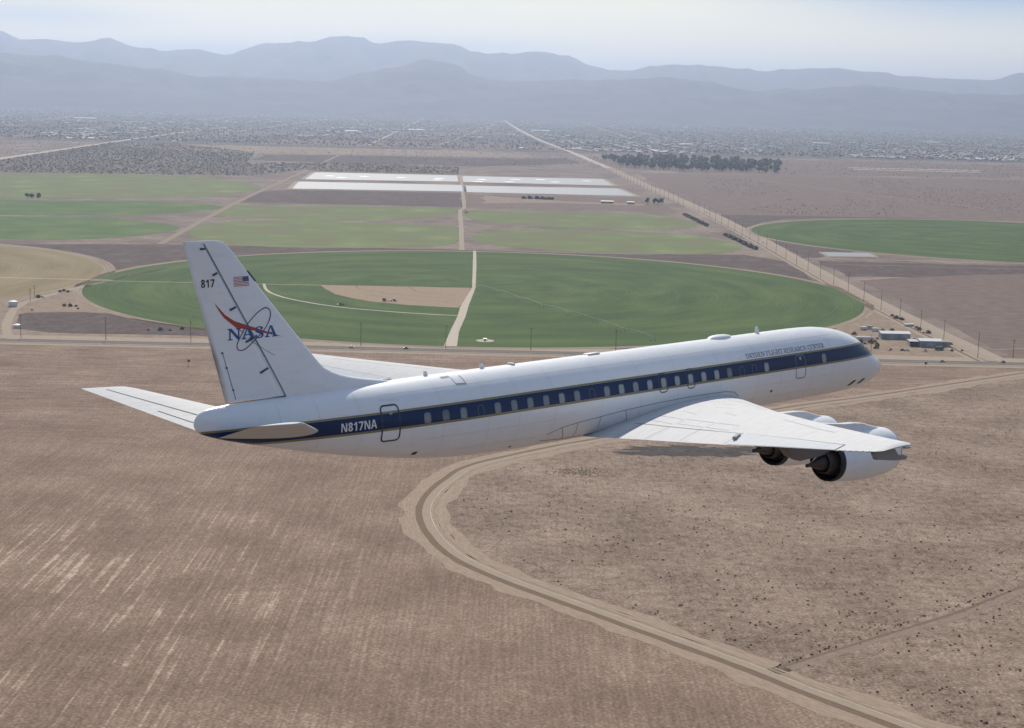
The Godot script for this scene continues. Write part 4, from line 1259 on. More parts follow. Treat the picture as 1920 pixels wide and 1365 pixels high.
const WIDE := [0.0, 0.0, 0.06, 0.27, 0.2, 0.48, 0.5, 0.73, 0.9, 0.95, 1.4, 1.17, 2.0, 1.37, 2.6, 1.51, 3.3, 1.63, 4.2, 1.74, 5.2, 1.81, 6.2, 1.85, 8.0, 1.865, 31.0, 1.865, 33.0, 1.85, 35.0, 1.78, 37.0, 1.65, 39.0, 1.46, 41.0, 1.20, 43.0, 0.88, 45.0, 0.52, 46.0, 0.30, 46.4, 0.18, 46.62, 0.06, 46.66, 0.0]

func table(t: Array, s: float) -> float:
	var n := t.size() / 2
	if s <= t[0]: return t[1]
	if s >= t[2 * n - 2]: return t[2 * n - 1]
	var k := 0
	while t[2 * k + 2] < s: k += 1
	var h: float = t[2 * k + 2] - t[2 * k]
	var d: float = (t[2 * k + 3] - t[2 * k + 1]) / h
	var d0: float = d if k == 0 else (t[2 * k + 1] - t[2 * k - 1]) / (t[2 * k] - t[2 * k - 2])
	var d1: float = d if k == n - 2 else (t[2 * k + 5] - t[2 * k + 3]) / (t[2 * k + 4] - t[2 * k + 2])
	var m0 := 0.0 if d0 * d <= 0.0 else 2.0 * d0 * d / (d0 + d)
	var m1 := 0.0 if d1 * d <= 0.0 else 2.0 * d1 * d / (d1 + d)
	var u: float = (s - t[2 * k]) / h
	return (1 + 2 * u) * (1 - u) * (1 - u) * t[2 * k + 1] + u * (1 - u) * (1 - u) * h * m0 + u * u * (3 - 2 * u) * t[2 * k + 3] + u * u * (u - 1) * h * m1

func skin(s: float, y: float, side := 1.0) -> Vector3:
	var a := table(TOP, s)
	var b := table(BOT, s)
	var q := clampf((y - (a + b) / 2) / maxf(0.01, (a - b) / 2), -1.0, 1.0)
	return Vector3(-s, (a + b) / 2 + q * (a - b) / 2, side * table(WIDE, s) * sqrt(maxf(0.0, 1.0 - q * q)))

# point and outward normal of the hull at (s, y)
func hull(p: Vector2, side := 1.0) -> Array:
	var e := 0.03
	var c := skin(p.x, p.y, side)
	var n := (skin(p.x - e, p.y, side) - skin(p.x + e, p.y, side)).cross(skin(p.x, p.y + e, side) - skin(p.x, p.y - e, side))
	if n.z * side < 0: n = -n
	return [c, n.normalized()]

const WING := [[0.0, 12.9, -1.48, 25.25, -1.95, 0.120], [1.9, 14.3, -1.40, 25.3, -1.80, 0.120], [5.0, 16.9, -0.99, 26.25, -1.36, 0.115], [9.0, 20.0, -0.54, 27.35, -0.86, 0.110], [12.9, 22.65, -0.11, 28.42, -0.36, 0.105], [16.4, 25.0, 0.28, 29.35, 0.12, 0.102], [20.0, 27.3, 0.68, 30.29, 0.58, 0.100], [22.3, 28.75, 0.94, 30.85, 0.90, 0.095]]

func wing_row(z: float) -> Array:
	var a := absf(z)
	var k := 0
	while k < WING.size() - 2 and WING[k + 1][0] < a: k += 1
	var t: float = (a - WING[k][0]) / (WING[k + 1][0] - WING[k][0])
	var out := []
	for j in 6: out.append(lerpf(WING[k][j], WING[k + 1][j], t))
	return out

func foil(x: float) -> float:
	x = clampf(x, 0.0, 1.0)
	return 5.0 * (0.2969 * sqrt(x) - 0.126 * x - 0.3516 * x * x + 0.2843 * x * x * x - 0.1036 * x * x * x * x)

func wing_at(x: float, z: float, sg: float) -> Vector3:
	var w := wing_row(z)
	var c: float = w[3] - w[1]
	var camber := 0.018 * 4.0 * x * (1.0 - x)
	var dy: float = lerpf(w[2], w[4], x) + c * (camber + sg * foil(x) * w[5])
	return Vector3(-(w[1] + c * x), dy, z)

# upper skin of the wing over (s, z)
func wing_top(p: Vector2) -> Array:
	var f := func(q: Vector2) -> Vector3:
		var w := wing_row(q.y)
		return wing_at(clampf((q.x - w[1]) / (w[3] - w[1]), 0.0, 1.0), q.y, 1.0)
	var e := 0.05
	var n: Vector3 = (f.call(p + Vector2(e, 0)) - f.call(p - Vector2(e, 0))).cross(f.call(p + Vector2(0, e)) - f.call(p - Vector2(0, e)))
	if n.y < 0: n = -n
	return [f.call(p), n.normalized()]

const FIN_LE := [1.2, 35.6, 2.0, 36.4, 2.12, 36.95, 2.3, 38.0, 2.58, 39.22, 2.97, 40.1, 3.5, 40.62, 3.96, 41.01, 7.44, 43.86, 8.6, 44.80, 8.74, 45.05, 8.79, 45.35]
const FIN_TE := [1.2, 44.95, 1.95, 45.11, 8.70, 46.77, 8.79, 46.6]

func fin_half(s: float, y: float) -> float:
	var le := table(FIN_LE, y)
	var te := 45.11 + (y - 1.95) * 0.246
	var nominal := te - (39.3 + (y - 1.9) * 0.826)
	var cap := sqrt(clampf((8.82 - y) / 0.16, 0.0, 1.0))
	return foil((s - le) / (te - le)) * nominal * 0.10 * cap + 0.004

func fin_side(p: Vector2) -> Array:
	var e := 0.05
	var f := func(q: Vector2) -> Vector3: return Vector3(-q.x, q.y, fin_half(q.x, q.y))
	var n: Vector3 = (f.call(p + Vector2(e, 0)) - f.call(p - Vector2(e, 0))).cross(f.call(p + Vector2(0, e)) - f.call(p - Vector2(0, e)))
	if n.z < 0: n = -n
	return [f.call(p), n.normalized()]

# Flat triangles in two dimensions laid onto a curved skin, cut small enough to follow it.
func lay(tris: PackedVector2Array, on: Callable, lift: float, cut: float) -> ArrayMesh:
	var todo := []
	for k in range(0, tris.size(), 3): todo.append([tris[k], tris[k + 1], tris[k + 2]])
	var v := PackedVector3Array()
	var n := PackedVector3Array()
	var ix := PackedInt32Array()
	while not todo.is_empty():
		var t: Array = todo.pop_back()
		var d := [t[0].distance_to(t[1]), t[1].distance_to(t[2]), t[2].distance_to(t[0])]
		var big := 0
		if d[1] > d[big]: big = 1
		if d[2] > d[big]: big = 2
		if d[big] > cut:
			var m: Vector2 = (t[big] + t[(big + 1) % 3]) / 2
			todo.append([t[big], m, t[(big + 2) % 3]])
			todo.append([m, t[(big + 1) % 3], t[(big + 2) % 3]])
			continue
		var s := v.size()
		for p in t:
			var h: Array = on.call(p)
			v.append(h[0] + h[1] * lift)
			n.append(h[1])
		var turn := (v[s + 2] - v[s]).cross(v[s + 1] - v[s]).dot(n[s]) < 0
		ix.append_array([s, s + 2, s + 1] if turn else [s, s + 1, s + 2])
	return array_mesh(v, n, PackedVector2Array(), ix)

func flat_tris(outline: PackedVector2Array) -> PackedVector2Array:
	var out := PackedVector2Array()
	for i in Geometry2D.triangulate_polygon(outline): out.append(outline[i])
	return out

func line_tris(path: PackedVector2Array, width: float, loop := false) -> PackedVector2Array:
	var out := PackedVector2Array()
	var n := path.size()
	var side := []
	for k in n:
		var a := path[(k - 1 + n) % n] if loop or k > 0 else path[k]
		var b := path[(k + 1) % n] if loop or k < n - 1 else path[k]
		side.append((b - a).normalized().orthogonal() * width / 2)
	for k in (n if loop else n - 1):
		var j := (k + 1) % n
		out.append_array([path[k] - side[k], path[k] + side[k], path[j] - side[j], path[k] + side[k], path[j] + side[j], path[j] - side[j]])
	return out

func rounded(c: Vector2, half: Vector2, r: float) -> PackedVector2Array:
	var out := PackedVector2Array()
	for q in 4:
		var k := Vector2([1, -1, -1, 1][q], [1, 1, -1, -1][q]) * (half - Vector2(r, r))
		for j in 5:
			var a := PI / 2 * (q + j / 4.0)
			out.append(c + k + Vector2(cos(a), sin(a)) * r)
	return out

# Lettering: each character its own mesh, fitted into a box and laid on a skin. across() turns text (u, v) metres into skin coordinates.
func letters(words: String, font_name: String, weight: int, width: float, height: float, to_skin: Callable, on: Callable, lift: float, m: Material, parent: Node3D, bold := 0.0):
	var font := SystemFont.new()
	font.font_names = PackedStringArray([font_name])
	font.font_weight = weight
	var x := 0.0
	var glyphs := []
	var cap := 0.0
	for ch in words:
		var adv := font.get_string_size(ch, HORIZONTAL_ALIGNMENT_LEFT, -1, 64).x
		if ch != " ":
			var tm := TextMesh.new()
			tm.font = font
			tm.font_size = 64
			tm.pixel_size = 1.0
			tm.depth = 0.0
			tm.curve_step = 2.0
			tm.horizontal_alignment = HORIZONTAL_ALIGNMENT_LEFT
			tm.vertical_alignment = VERTICAL_ALIGNMENT_TOP
			tm.text = ch
			var arr := tm.get_mesh_arrays()
			var vs: PackedVector3Array = arr[Mesh.ARRAY_VERTEX]
			var ids: PackedInt32Array = arr[Mesh.ARRAY_INDEX] if arr[Mesh.ARRAY_INDEX] != null else PackedInt32Array()
			var tris := PackedVector2Array()
			if ids.is_empty():
				for p in vs: tris.append(Vector2(p.x + x, p.y))
			else:
				for i in ids: tris.append(Vector2(vs[i].x + x, vs[i].y))
			glyphs.append(tris)
		x += adv
	var lo := Vector2(1e9, 1e9)
	var hi := -lo
	for g in glyphs:
		for p in g:
			lo = lo.min(p)
			hi = hi.max(p)
	for g in glyphs:
		var t := PackedVector2Array()
		for p in g: t.append(to_skin.call(Vector2((p.x - lo.x) / (hi.x - lo.x) * width, (p.y - lo.y) / (hi.y - lo.y) * height)))
		put("letter", lay(t, on, lift, 0.12), m, parent)

func paint(c: Color, rough := 0.32) -> StandardMaterial3D:
	var m := surface(c, rough)
	m.clearcoat_enabled = true
	m.clearcoat = 0.35
	m.clearcoat_roughness = 0.12
	return m

func build_aircraft():
	var soot := noise_bytes(512, 512, 71, 0.02, 5)
	var fleck := noise_bytes(512, 512, 72, 0.09, 3)
	var wear := noise_bytes(512, 512, 73, 0.05, 3, 8, true)
	var coat := mixed(512, 512, [[soot, 0.35], [fleck, 0.2], [wear, 0.45]], 1.0, [[0.0, Color(0.66, 0.665, 0.66)], [0.4, Color(0.77, 0.775, 0.775)], [1.0, Color(0.81, 0.815, 0.82)]])
	M.white = paint(Color.WHITE)
	M.white.albedo_texture = coat
	M.white.uv1_triplanar = true
	M.white.uv1_scale = Vector3(0.14, 0.14, 0.14)
	M.wing_white = M.white.duplicate()
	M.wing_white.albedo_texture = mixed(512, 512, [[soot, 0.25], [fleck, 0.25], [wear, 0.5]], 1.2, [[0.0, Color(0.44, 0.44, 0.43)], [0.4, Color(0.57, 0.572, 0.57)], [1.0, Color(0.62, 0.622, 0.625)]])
	M.wing_white.roughness = 0.85
	M.wing_white.metallic_specular = 0.25
	M.wing_white.clearcoat_enabled = false
	M.aileron = M.wing_white.duplicate()
	M.aileron.albedo_color = Color(0.97, 0.985, 1.0)
	M.navy = surface(lin(0.007, 0.026, 0.085), 0.32, 0.0, 0.4)
	M.gold = paint(lin(0.25, 0.195, 0.075), 0.4)
	M.black_paint = paint(lin(0.016, 0.016, 0.018), 0.4)
	M.navy_line = paint(lin(0.02, 0.032, 0.06), 0.4)
	M.blue_letter = paint(lin(0.006, 0.085, 0.26), 0.4)
	M.dark_blue_letter = paint(lin(0.02, 0.045, 0.13), 0.4)
	M.red_letter = paint(lin(0.37, 0.045, 0.035), 0.4)
	M.white_letter = paint(lin(0.70, 0.71, 0.72), 0.4)
	M.gap = surface(lin(0.06, 0.068, 0.075), 0.8)
	M.hinge = surface(lin(0.11, 0.13, 0.135), 0.8)
	M.seam = surface(lin(0.22, 0.25, 0.28), 0.7)
	M.faint = surface(lin(0.54, 0.55, 0.57), 0.5)
	M.shade_window = surface(lin(0.30, 0.31, 0.32), 0.12)
	M.shade_open = surface(lin(0.15, 0.16, 0.18), 0.08)
	M.shade_half = surface(lin(0.23, 0.24, 0.255), 0.10)
	M.window_rim = surface(lin(0.14, 0.16, 0.19), 0.35)
	M.cockpit = surface(lin(0.012, 0.014, 0.018), 0.06)
	M.bare = surface(lin(0.42, 0.41, 0.40), 0.35, 0.85)
	M.burnt_metal = surface(lin(0.060, 0.046, 0.040), 0.5, 0.4)
	M.fairing = surface(lin(0.16, 0.135, 0.115), 0.6)
	M.pod_grey_shaded = surface(lin(0.25, 0.24, 0.23), 0.6)  # wingtip pylon: grey darkened all over, underside shade put into the colour
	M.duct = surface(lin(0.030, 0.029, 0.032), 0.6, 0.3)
	M.pylon_grey = paint(lin(0.50, 0.50, 0.49), 0.4)

	craft = base("airliner")
	var yaw := deg_to_rad(41.2422)
	var pitch := deg_to_rad(0.3332)
	var roll := deg_to_rad(-3.0973)
	var fwd := Vector3(cos(pitch) * cos(yaw), sin(pitch), -cos(pitch) * sin(yaw))
	var right0 := Vector3(sin(yaw), 0, cos(yaw))
	var up0 := right0.cross(fwd)
	craft.transform = Transform3D(Basis(fwd, up0 * cos(roll) + right0 * sin(roll), right0 * cos(roll) - up0 * sin(roll)), Vector3(22.0637, 180.5423, -94.0118))
	tag(craft, "white four engine jet airliner with a navy and gold stripe flying over the fields", "airplane")

	# ---- fuselage
	var rings := []
	var stations := [0.004, 0.02, 0.06, 0.12, 0.2, 0.32, 0.5, 0.7, 0.9, 1.15, 1.4, 1.7, 2.0, 2.3, 2.6, 3.0, 3.4, 3.8, 4.3, 4.8, 5.4, 6.2, 7.0, 8.0]
	for k in 21: stations.append(9.0 + k)
	stations.append_array([30.0, 31.0, 32.0, 33.0, 34.0, 35.0, 36.0, 37.0, 38.0, 39.0, 40.0, 41.0, 42.0, 43.0, 44.0, 44.6, 45.2, 45.6, 46.0, 46.2, 46.4, 46.52, 46.6, 46.64, 46.655])
	stations.sort()
	var lastS := -1.0
	for s in stations:
		if s - lastS < 0.001: continue
		lastS = s
		var a := table(TOP, s)
		var b := table(BOT, s)
		var w := table(WIDE, s)
		var ring := PackedVector3Array()
		for j in 72:
			var t := TAU * j / 72
			ring.append(Vector3(-s, (a + b) / 2 + sin(t) * (a - b) / 2, cos(t) * w))
		rings.append(ring)
	var fus := put("fuselage", loft(rings), M.white, craft)
	for side in [1.0, -1.0]:
		stripe("stripe", fus, side, 0.17, 0.845, 2.0, 46.4, M.navy, 0.005)
		stripe("gold_stripe", fus, side, 0.07, 0.165, 1.75, 46.2, M.gold, 0.006)
		stripe("gold_stripe", fus, side, 0.85, 0.935, 2.55, 46.5, M.gold, 0.006)
		var on := func(p: Vector2) -> Array: return hull(p, side)
		# cabin windows
		for i in 24:
			var s := 35.8 - 1.016 * i
			if i in [3, 10, 21, 22]:
				put("window_plug", lay(line_tris(rounded(Vector2(s, 0.41), Vector2(0.17, 0.235), 0.1), 0.022, true), on, 0.012, 0.2), M.window_rim, fus)
				continue
			window(fus, on, s, 0.41)
		window(fus, on, 7.41, 0.43)
		# doors and exits, drawn by their seals
		for q in [[37.73, 0.39, 0.455, 0.79, 0.07, M.navy_line], [9.51, 0.15, 0.41, 0.62, 0.045, M.window_rim], [20.60, 0.41, 0.29, 0.47, 0.055, M.gap], [18.52, 0.42, 0.28, 0.49, 0.055, M.gap]]:
			var d := put("door", lay(flat_tris(rounded(Vector2(q[0], q[1]), Vector2(q[2], q[3]), 0.17)), on, 0.002, 0.2), M.white, fus)
			d.name = "door"
			put("door_seal", lay(line_tris(rounded(Vector2(q[0], q[1]), Vector2(q[2], q[3]), 0.17), q[4], true), on, 0.014, 0.2), q[5], fus)
		put("door_window", lay(flat_tris(rounded(Vector2(37.7, 0.86), Vector2(0.09, 0.09), 0.08)), on, 0.016, 0.2), M.shade_window, fus)
		put("door_window", lay(flat_tris(rounded(Vector2(9.5, 0.62), Vector2(0.09, 0.09), 0.08)), on, 0.016, 0.2), M.shade_window, fus)
		# chin air intakes
		for c in [[4.10, -1.37], [3.09, -1.36]]:
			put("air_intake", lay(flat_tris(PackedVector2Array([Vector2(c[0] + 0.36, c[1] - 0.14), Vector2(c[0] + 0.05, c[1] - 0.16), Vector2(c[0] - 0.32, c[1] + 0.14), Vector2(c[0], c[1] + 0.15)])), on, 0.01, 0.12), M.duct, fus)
		# wing root fairing seams
		for q in [[28.35, -1.34, 27.5, -1.08, 26.33, -0.93, 23.34, -0.69, 21.1, -0.59, 18.66, -0.53, 15.83, -0.56, 15.04, -0.67, 14.59, -0.93, 14.5, -1.2], [28.5, -1.66, 26.8, -1.78, 24.5, -1.76, 22.86, -1.42, 20.67, -1.02, 18.58, -0.79, 17.0, -0.86], [27.45, -1.09, 26.9, -1.78], [26.46, -0.96, 26.2, -1.75], [24.95, -0.82, 24.8, -1.5], [23.26, -0.69, 22.8, -1.42]]:
			put("panel_seam", lay(line_tris(pairs(q), 0.035), on, 0.008, 0.25), M.seam, fus)
		for q in [[11.8, -0.99, 0.09], [30.35, -1.70, 0.07], [36.06, -1.25, 0.12]]:
			put("drain", lay(flat_tris(rounded(Vector2(q[0], q[1]), Vector2(q[2], q[2] * 0.7), 0.03)), on, 0.01, 0.2), M.gap, fus)
		for c in 3:
			# flight deck side and front panes
			var pane: Array = [[2.95, 0.60, 2.62, 0.98, 2.30, 0.76, 2.45, 0.52], [2.36, 0.50, 2.20, 0.74, 1.86, 0.48, 1.92, 0.36], [1.82, 0.34, 1.80, 0.46, 1.62, 0.352, 1.60, 0.26]][c]
			put("cockpit_window", lay(flat_tris(pairs(pane)), on, 0.016, 0.08), M.cockpit, fus)
	for side in [1.0, -1.0]:
		var on := func(p: Vector2) -> Array: return hull(p, side)
		for s in [5.1, 6.6, 8.4, 11.2, 13.1, 16.2, 19.5, 22.2, 25.0, 28.1, 30.4, 32.3, 34.9, 39.2, 41.2, 43.0]:
			put("panel_seam", lay(line_tris(pairs([s, lerpf(table(BOT, s), table(TOP, s), 0.08), s, 0.05]), 0.016), on, 0.004, 0.2), M.faint, fus)
			put("panel_seam", lay(line_tris(pairs([s, 0.96, s, table(TOP, s) - 0.06]), 0.016), on, 0.004, 0.15), M.faint, fus)
		for q in [[6.0, 1.62, 38.0, 1.62], [7.0, -0.55, 14.2, -0.55], [27.5, -0.6, 36.0, -0.55], [8.0, -1.3, 14.0, -1.3], [29.0, -1.35, 34.0, -1.3]]:
			put("panel_seam", lay(line_tris(pairs(q), 0.014), on, 0.004, 0.4), M.faint, fus)
	put("hatch_seam", lay(line_tris(pairs([34.1, 1.96, 33.6, 1.97, 33.62, 1.67, 33.05, 1.64, 33.03, 1.96]), 0.06), func(p): return hull(p), 0.01, 0.1), M.seam, fus)
	put("vent", lay(line_tris(pairs([38.12, 1.44, 37.09, 1.36]), 0.05), func(p): return hull(p), 0.01, 0.1), M.white_letter, fus)
	letters("N817NA", "Droid Sans", 700, 1.75, 0.39, func(q): return Vector2(40.21 - q.x, 0.27 + q.y), func(p): return hull(p), 0.012, M.white_letter, fus)
	letters("DRYDEN FLIGHT RESEARCH CENTER", "Droid Serif", 400, 6.75, 0.25, func(q): return Vector2(13.85 - q.x, 1.0 + q.y), func(p): return hull(p), 0.008, M.dark_blue_letter, fus)
	# things on the crown
	var dome := []
	for q in [[13.4, 0.02], [13.5, 0.18], [13.8, 0.28], [14.25, 0.33], [14.7, 0.28], [15.0, 0.17], [15.12, 0.02]]:
		var ring := PackedVector3Array()
		for j in 16:
			var a := TAU * j / 16
			ring.append(Vector3(-q[0], 2.07 + sin(a) * q[1] * 0.52, cos(a) * q[1] * 1.15))
		dome.append(ring)
	put("antenna_dome", loft(dome), M.white, craft)
	for q in [[11.06, 0.36, 0.28], [34.5, 0.22, 0.22], [31.1, 0.22, 0.26]]:
		put("blade_antenna", slab([Vector2(q[0] - q[2] * 0.5, 2.0), Vector2(q[0] - 0.02, 2.05 + q[1]), Vector2(q[0] + 0.14, 2.05 + q[1]), Vector2(q[0] + q[2] * 0.6, 2.0)], 0.0, 0.035), M.white, craft)
	for q in [[23.9, 0.45, 0.07], [29.3, 0.10, 0.08]]:
		put("roof_port", slab([Vector2(q[0] - q[1], 2.0), Vector2(q[0] - q[1] * 0.9, 2.06 + q[2]), Vector2(q[0] + q[1] * 0.9, 2.06 + q[2]), Vector2(q[0] + q[1], 2.0)], 0.0, 0.2), M.pylon_grey, craft)
	var lamp := Solid.new()
	lamp.tube(skin(14.42, 1.1) + Vector3(0, 0, -0.05), skin(14.42, 1.1) + Vector3(0, 0.04, 0.06), 0.09, 0.06, 10)
	put("side_light", lamp.mesh(), M.white_letter, craft)
	# ---- wings
	for side in [1.0, -1.0]: build_wing(side)
	# ---- tail
	build_fin()
	for side in [1.0, -1.0]: build_stabilizer(side)

func window(fus: Node3D, on: Callable, s: float, y: float):
	var w := put("window", lay(flat_tris(rounded(Vector2(s, y), Vector2(0.16, 0.225), 0.10)), on, 0.012, 0.2), [M.shade_window, M.shade_half, M.shade_window, M.shade_open, M.shade_half][int(s * 7.3) % 5], fus)
	w.name = "window"
	put("window_frame", lay(line_tris(rounded(Vector2(s, y), Vector2(0.18, 0.245), 0.115), 0.03, true), on, 0.016, 0.2), M.window_rim, fus)

func stripe(called: String, parent: Node3D, side: float, y0: float, y1: float, s0: float, s1: float, m: Material, lift: float):
	var v := PackedVector3Array()
	var n := PackedVector3Array()
	var ix := PackedInt32Array()
	var rows := 14
	var cols := int((s1 - s0) / 0.15)
	for i in cols + 1:
		var s := lerpf(s0, s1, float(i) / cols)
		var lo := table(BOT, s) + 0.002
		var hi := table(TOP, s) - 0.002
		var mid := (lo + hi) / 2
		var half := maxf(0.01, (hi - lo) / 2)
		var a0 := asin(clampf((y0 - mid) / half, -0.998, 0.998))
		var a1 := asin(clampf((y1 - mid) / half, -0.998, 0.998))
		for j in rows + 1:
			var y := mid + half * sin(lerpf(a0, a1, float(j) / rows))
			var h := hull(Vector2(s, y), side)
			v.append(h[0] + h[1] * lift)
			n.append(h[1])
	for i in cols:
		for j in rows:
			var a := i * (rows + 1) + j
			var b := a + rows + 1
			for t in [[a, b, a + 1], [a + 1, b, b + 1]]:
				var turn := (v[t[2]] - v[t[0]]).cross(v[t[1]] - v[t[0]]).dot(n[t[0]]) < 0
				ix.append_array([t[0], t[2], t[1]] if turn else t)
	put(called, array_mesh(v, n, PackedVector2Array(), ix), m, parent)

func build_wing(side: float):
	var rings := []
	var zs := [0.0, 1.0, 1.9, 3.0, 4.0, 5.0, 7.0, 9.0, 11.0, 12.9, 14.6, 16.4, 18.2, 20.0, 21.2, 22.3]
	var xs := []
	for k in 25: xs.append(0.5 + 0.5 * cos(PI * k / 24.0))    # trailing edge to leading edge
	for z in zs:
		var ring := PackedVector3Array()
		for x in xs: ring.append(wing_at(x, z, 1.0) * Vector3(1, 1, side))
		for k in range(1, 25): ring.append(wing_at(xs[24 - k], z, -1.0) * Vector3(1, 1, side))
		rings.append(ring)
	# rounded tip
	for q in [[22.5, 0.95, 0.7], [22.62, 0.8, 0.25]]:
		var ring := PackedVector3Array()
		for p in rings[15]:
			var c := Vector3(-29.95, 0.93, side * 22.3)
			ring.append(Vector3(c.x + (p.x - c.x) * q[1], c.y + 0.02 + (p.y - c.y) * q[2], side * q[0]))
		rings.append(ring)
	var w := put("wing", loft(rings, false), M.wing_white, craft)
	tag(w, "starboard wing nearest the camera" if side > 0 else "port wing beyond the fuselage")
	var on := func(p: Vector2) -> Array:
		var h := wing_top(Vector2(p.x, absf(p.y)))
		return [h[0] * Vector3(1, 1, side), h[1] * Vector3(1, 1, side)]
	var line := func(called: String, a: Array, width: float, m: Material): put(called, lay(line_tris(pairs(a), width), on, 0.008, 0.4), m, w)
	# aileron: a skin of its own behind its hinge gap
	var ail := PackedVector2Array([Vector2(27.02, 12.95), Vector2(29.72, 20.1), Vector2(30.30, 20.1), Vector2(28.40, 12.95)])
	put("aileron", lay(flat_tris(ail), on, 0.014, 0.3), M.aileron, w)
	line.call("hinge_gap", [27.0, 12.9, 29.70, 20.15], 0.05, M.gap)
	line.call("hinge_gap", [29.70, 20.15, 30.30, 20.15], 0.05, M.gap)
	line.call("hinge_gap", [27.9, 12.95, 28.75, 16.2], 0.035, M.gap)
	line.call("flap_gap", [23.45, 2.6, 24.6, 5.6, 26.2, 10.4], 0.05, M.gap)
	line.call("flap_gap", [26.2, 10.4, 26.9, 12.6], 0.05, M.seam)
	for q in [[23.7, 3.4, 25.8, 3.4], [24.9, 6.3, 26.6, 6.3], [25.6, 9.0, 27.3, 9.2], [26.9, 12.6, 28.3, 12.7]]: line.call("flap_seam", q, 0.035, M.seam)
	line.call("slot_seam", [24.15, 12.6, 26.6, 16.4, 27.4, 17.9], 0.03, M.seam)
	for q in [[17.5, 3.2, 19.0, 5.8], [19.5, 4.2, 19.9, 6.1], [20.9, 5.6, 21.2, 7.1], [18.8, 3.0, 18.9, 4.6], [21.5, 4.0, 22.6, 5.9], [22.4, 7.6, 23.2, 9.0], [17.9, 4.6, 20.9, 8.9]]: line.call("skin_seam", q, 0.02, M.seam)
	for q in [[22.3, 3.2, 23.6, 6.0], [23.6, 6.3, 24.6, 8.9], [24.65, 9.1, 25.5, 11.2]]:
		# spoilers ahead of the flaps
		line.call("spoiler_gap", [q[0], q[1], q[2], q[3], q[2] + 0.75, q[3], q[0] + 0.75, q[1], q[0], q[1]], 0.026, M.seam)
	var act := Solid.new()
	var ap := wing_at(0.86, 12.8, 1.0)
	act.box((ap + Vector3(0, 0.07, 0)) * Vector3(1, 1, side), Vector3(0.9, 0.14, 0.16), Basis(Vector3.UP, 0.5 * side))
	put("flap_actuator", act.mesh(), M.seam, w)
	# static wicks along the outer trailing edge
	for k in 6:
		var z := 20.4 + k * 0.34
		var p := wing_at(1.0, z, 1.0)
		var s := Solid.new()
		s.tube(p * Vector3(1, 1, side), (p + Vector3(-0.26, -0.01, 0)) * Vector3(1, 1, side), 0.018, 0.006, 4)
		put("static_wick", s.mesh(), M.seam, w)
	# wing tip instrument pylon, with its probe
	var pod := put("wingtip_pylon", slab([Vector2(30.75, 0.86), Vector2(30.57, 0.54), Vector2(29.32, 0.34), Vector2(28.66, 0.30), Vector2(28.60, 0.45), Vector2(29.15, 0.50), Vector2(29.45, 0.86)], side * 22.15, 0.09, 0.94), M.pod_grey_shaded, w)
	var pr := Solid.new()
	pr.tube(Vector3(-29.1, 0.84, side * 22.4), Vector3(-28.75, 0.80, side * 22.46), 0.06, 0.04, 8)
	put("probe", pr.mesh(), M.bare, w)
	# engines
	for e in [[13.3, 16.4, -1.93], [8.0, 13.8, -2.29]]:
		var z: float = e[0] * side
		var at := Vector3(-e[1], e[2], z)
		var eng := Node3D.new()
		eng.name = "engine"
		craft.add_child(eng, true)
		put("cowl", lathe([Vector2(1.15, 0.90), Vector2(1.19, 0.97), Vector2(1.32, 1.04), Vector2(1.6, 1.10), Vector2(2.1, 1.15), Vector2(2.9, 1.17), Vector2(3.9, 1.13), Vector2(4.8, 1.03), Vector2(5.6, 0.89), Vector2(5.58, 0.86), Vector2(4.5, 0.88), Vector2(2.6, 0.88), Vector2(1.8, 0.83), Vector2(1.3, 0.81), Vector2(1.18, 0.84)], at, 48, true), M.white, eng)
		put("inlet_lip", lathe([Vector2(1.144, 0.90), Vector2(1.184, 0.977), Vector2(1.32, 1.047), Vector2(1.37, 1.05), Vector2(1.32, 0.802), Vector2(1.174, 0.834)], at, 48, true), M.bare, eng)
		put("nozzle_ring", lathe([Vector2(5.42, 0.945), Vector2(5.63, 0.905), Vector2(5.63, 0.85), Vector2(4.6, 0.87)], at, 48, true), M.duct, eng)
		put("core_cowl", lathe([Vector2(3.2, 0.62), Vector2(4.6, 0.70), Vector2(5.2, 0.66), Vector2(5.6, 0.58), Vector2(5.95, 0.49), Vector2(5.93, 0.45), Vector2(5.2, 0.44)], at, 40, true), M.burnt_metal, eng)
		put("core_band", lathe([Vector2(5.22, 0.665), Vector2(5.26, 0.68), Vector2(5.34, 0.665), Vector2(5.38, 0.62)], at, 40, true), M.burnt_metal, eng)
		put("plug", lathe([Vector2(5.2, 0.40), Vector2(5.9, 0.37), Vector2(6.3, 0.25), Vector2(6.65, 0.12), Vector2(6.85, 0.08), Vector2(7.0, 0.085), Vector2(7.02, 0.0)], at, 24), M.burnt_metal, eng)
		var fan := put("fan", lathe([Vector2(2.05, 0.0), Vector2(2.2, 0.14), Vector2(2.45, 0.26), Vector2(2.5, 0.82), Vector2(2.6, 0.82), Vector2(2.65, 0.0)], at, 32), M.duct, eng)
		for k in 24:
			var b := Solid.new()
			var a := TAU * k / 24
			b.box(at + Vector3(-2.38, sin(a) * 0.55, cos(a) * 0.55), Vector3(0.16, 0.56, 0.03), Basis(Vector3.RIGHT, PI / 2 - a) * Basis(Vector3.UP, 0.5))
			put("fan_blade", b.mesh(), M.bare, fan)
		put("bulkhead", lathe([Vector2(3.3, 0.0), Vector2(3.3, 0.87), Vector2(3.4, 0.87), Vector2(3.4, 0.0)], at, 32), M.duct, eng)
		var dy: float = e[2] + 2.0
		var ds: float = e[1] - 16.4
		var wr := wing_row(e[0])
		var le: float = wr[1]
		var ly: float = wr[2]
		var o := []
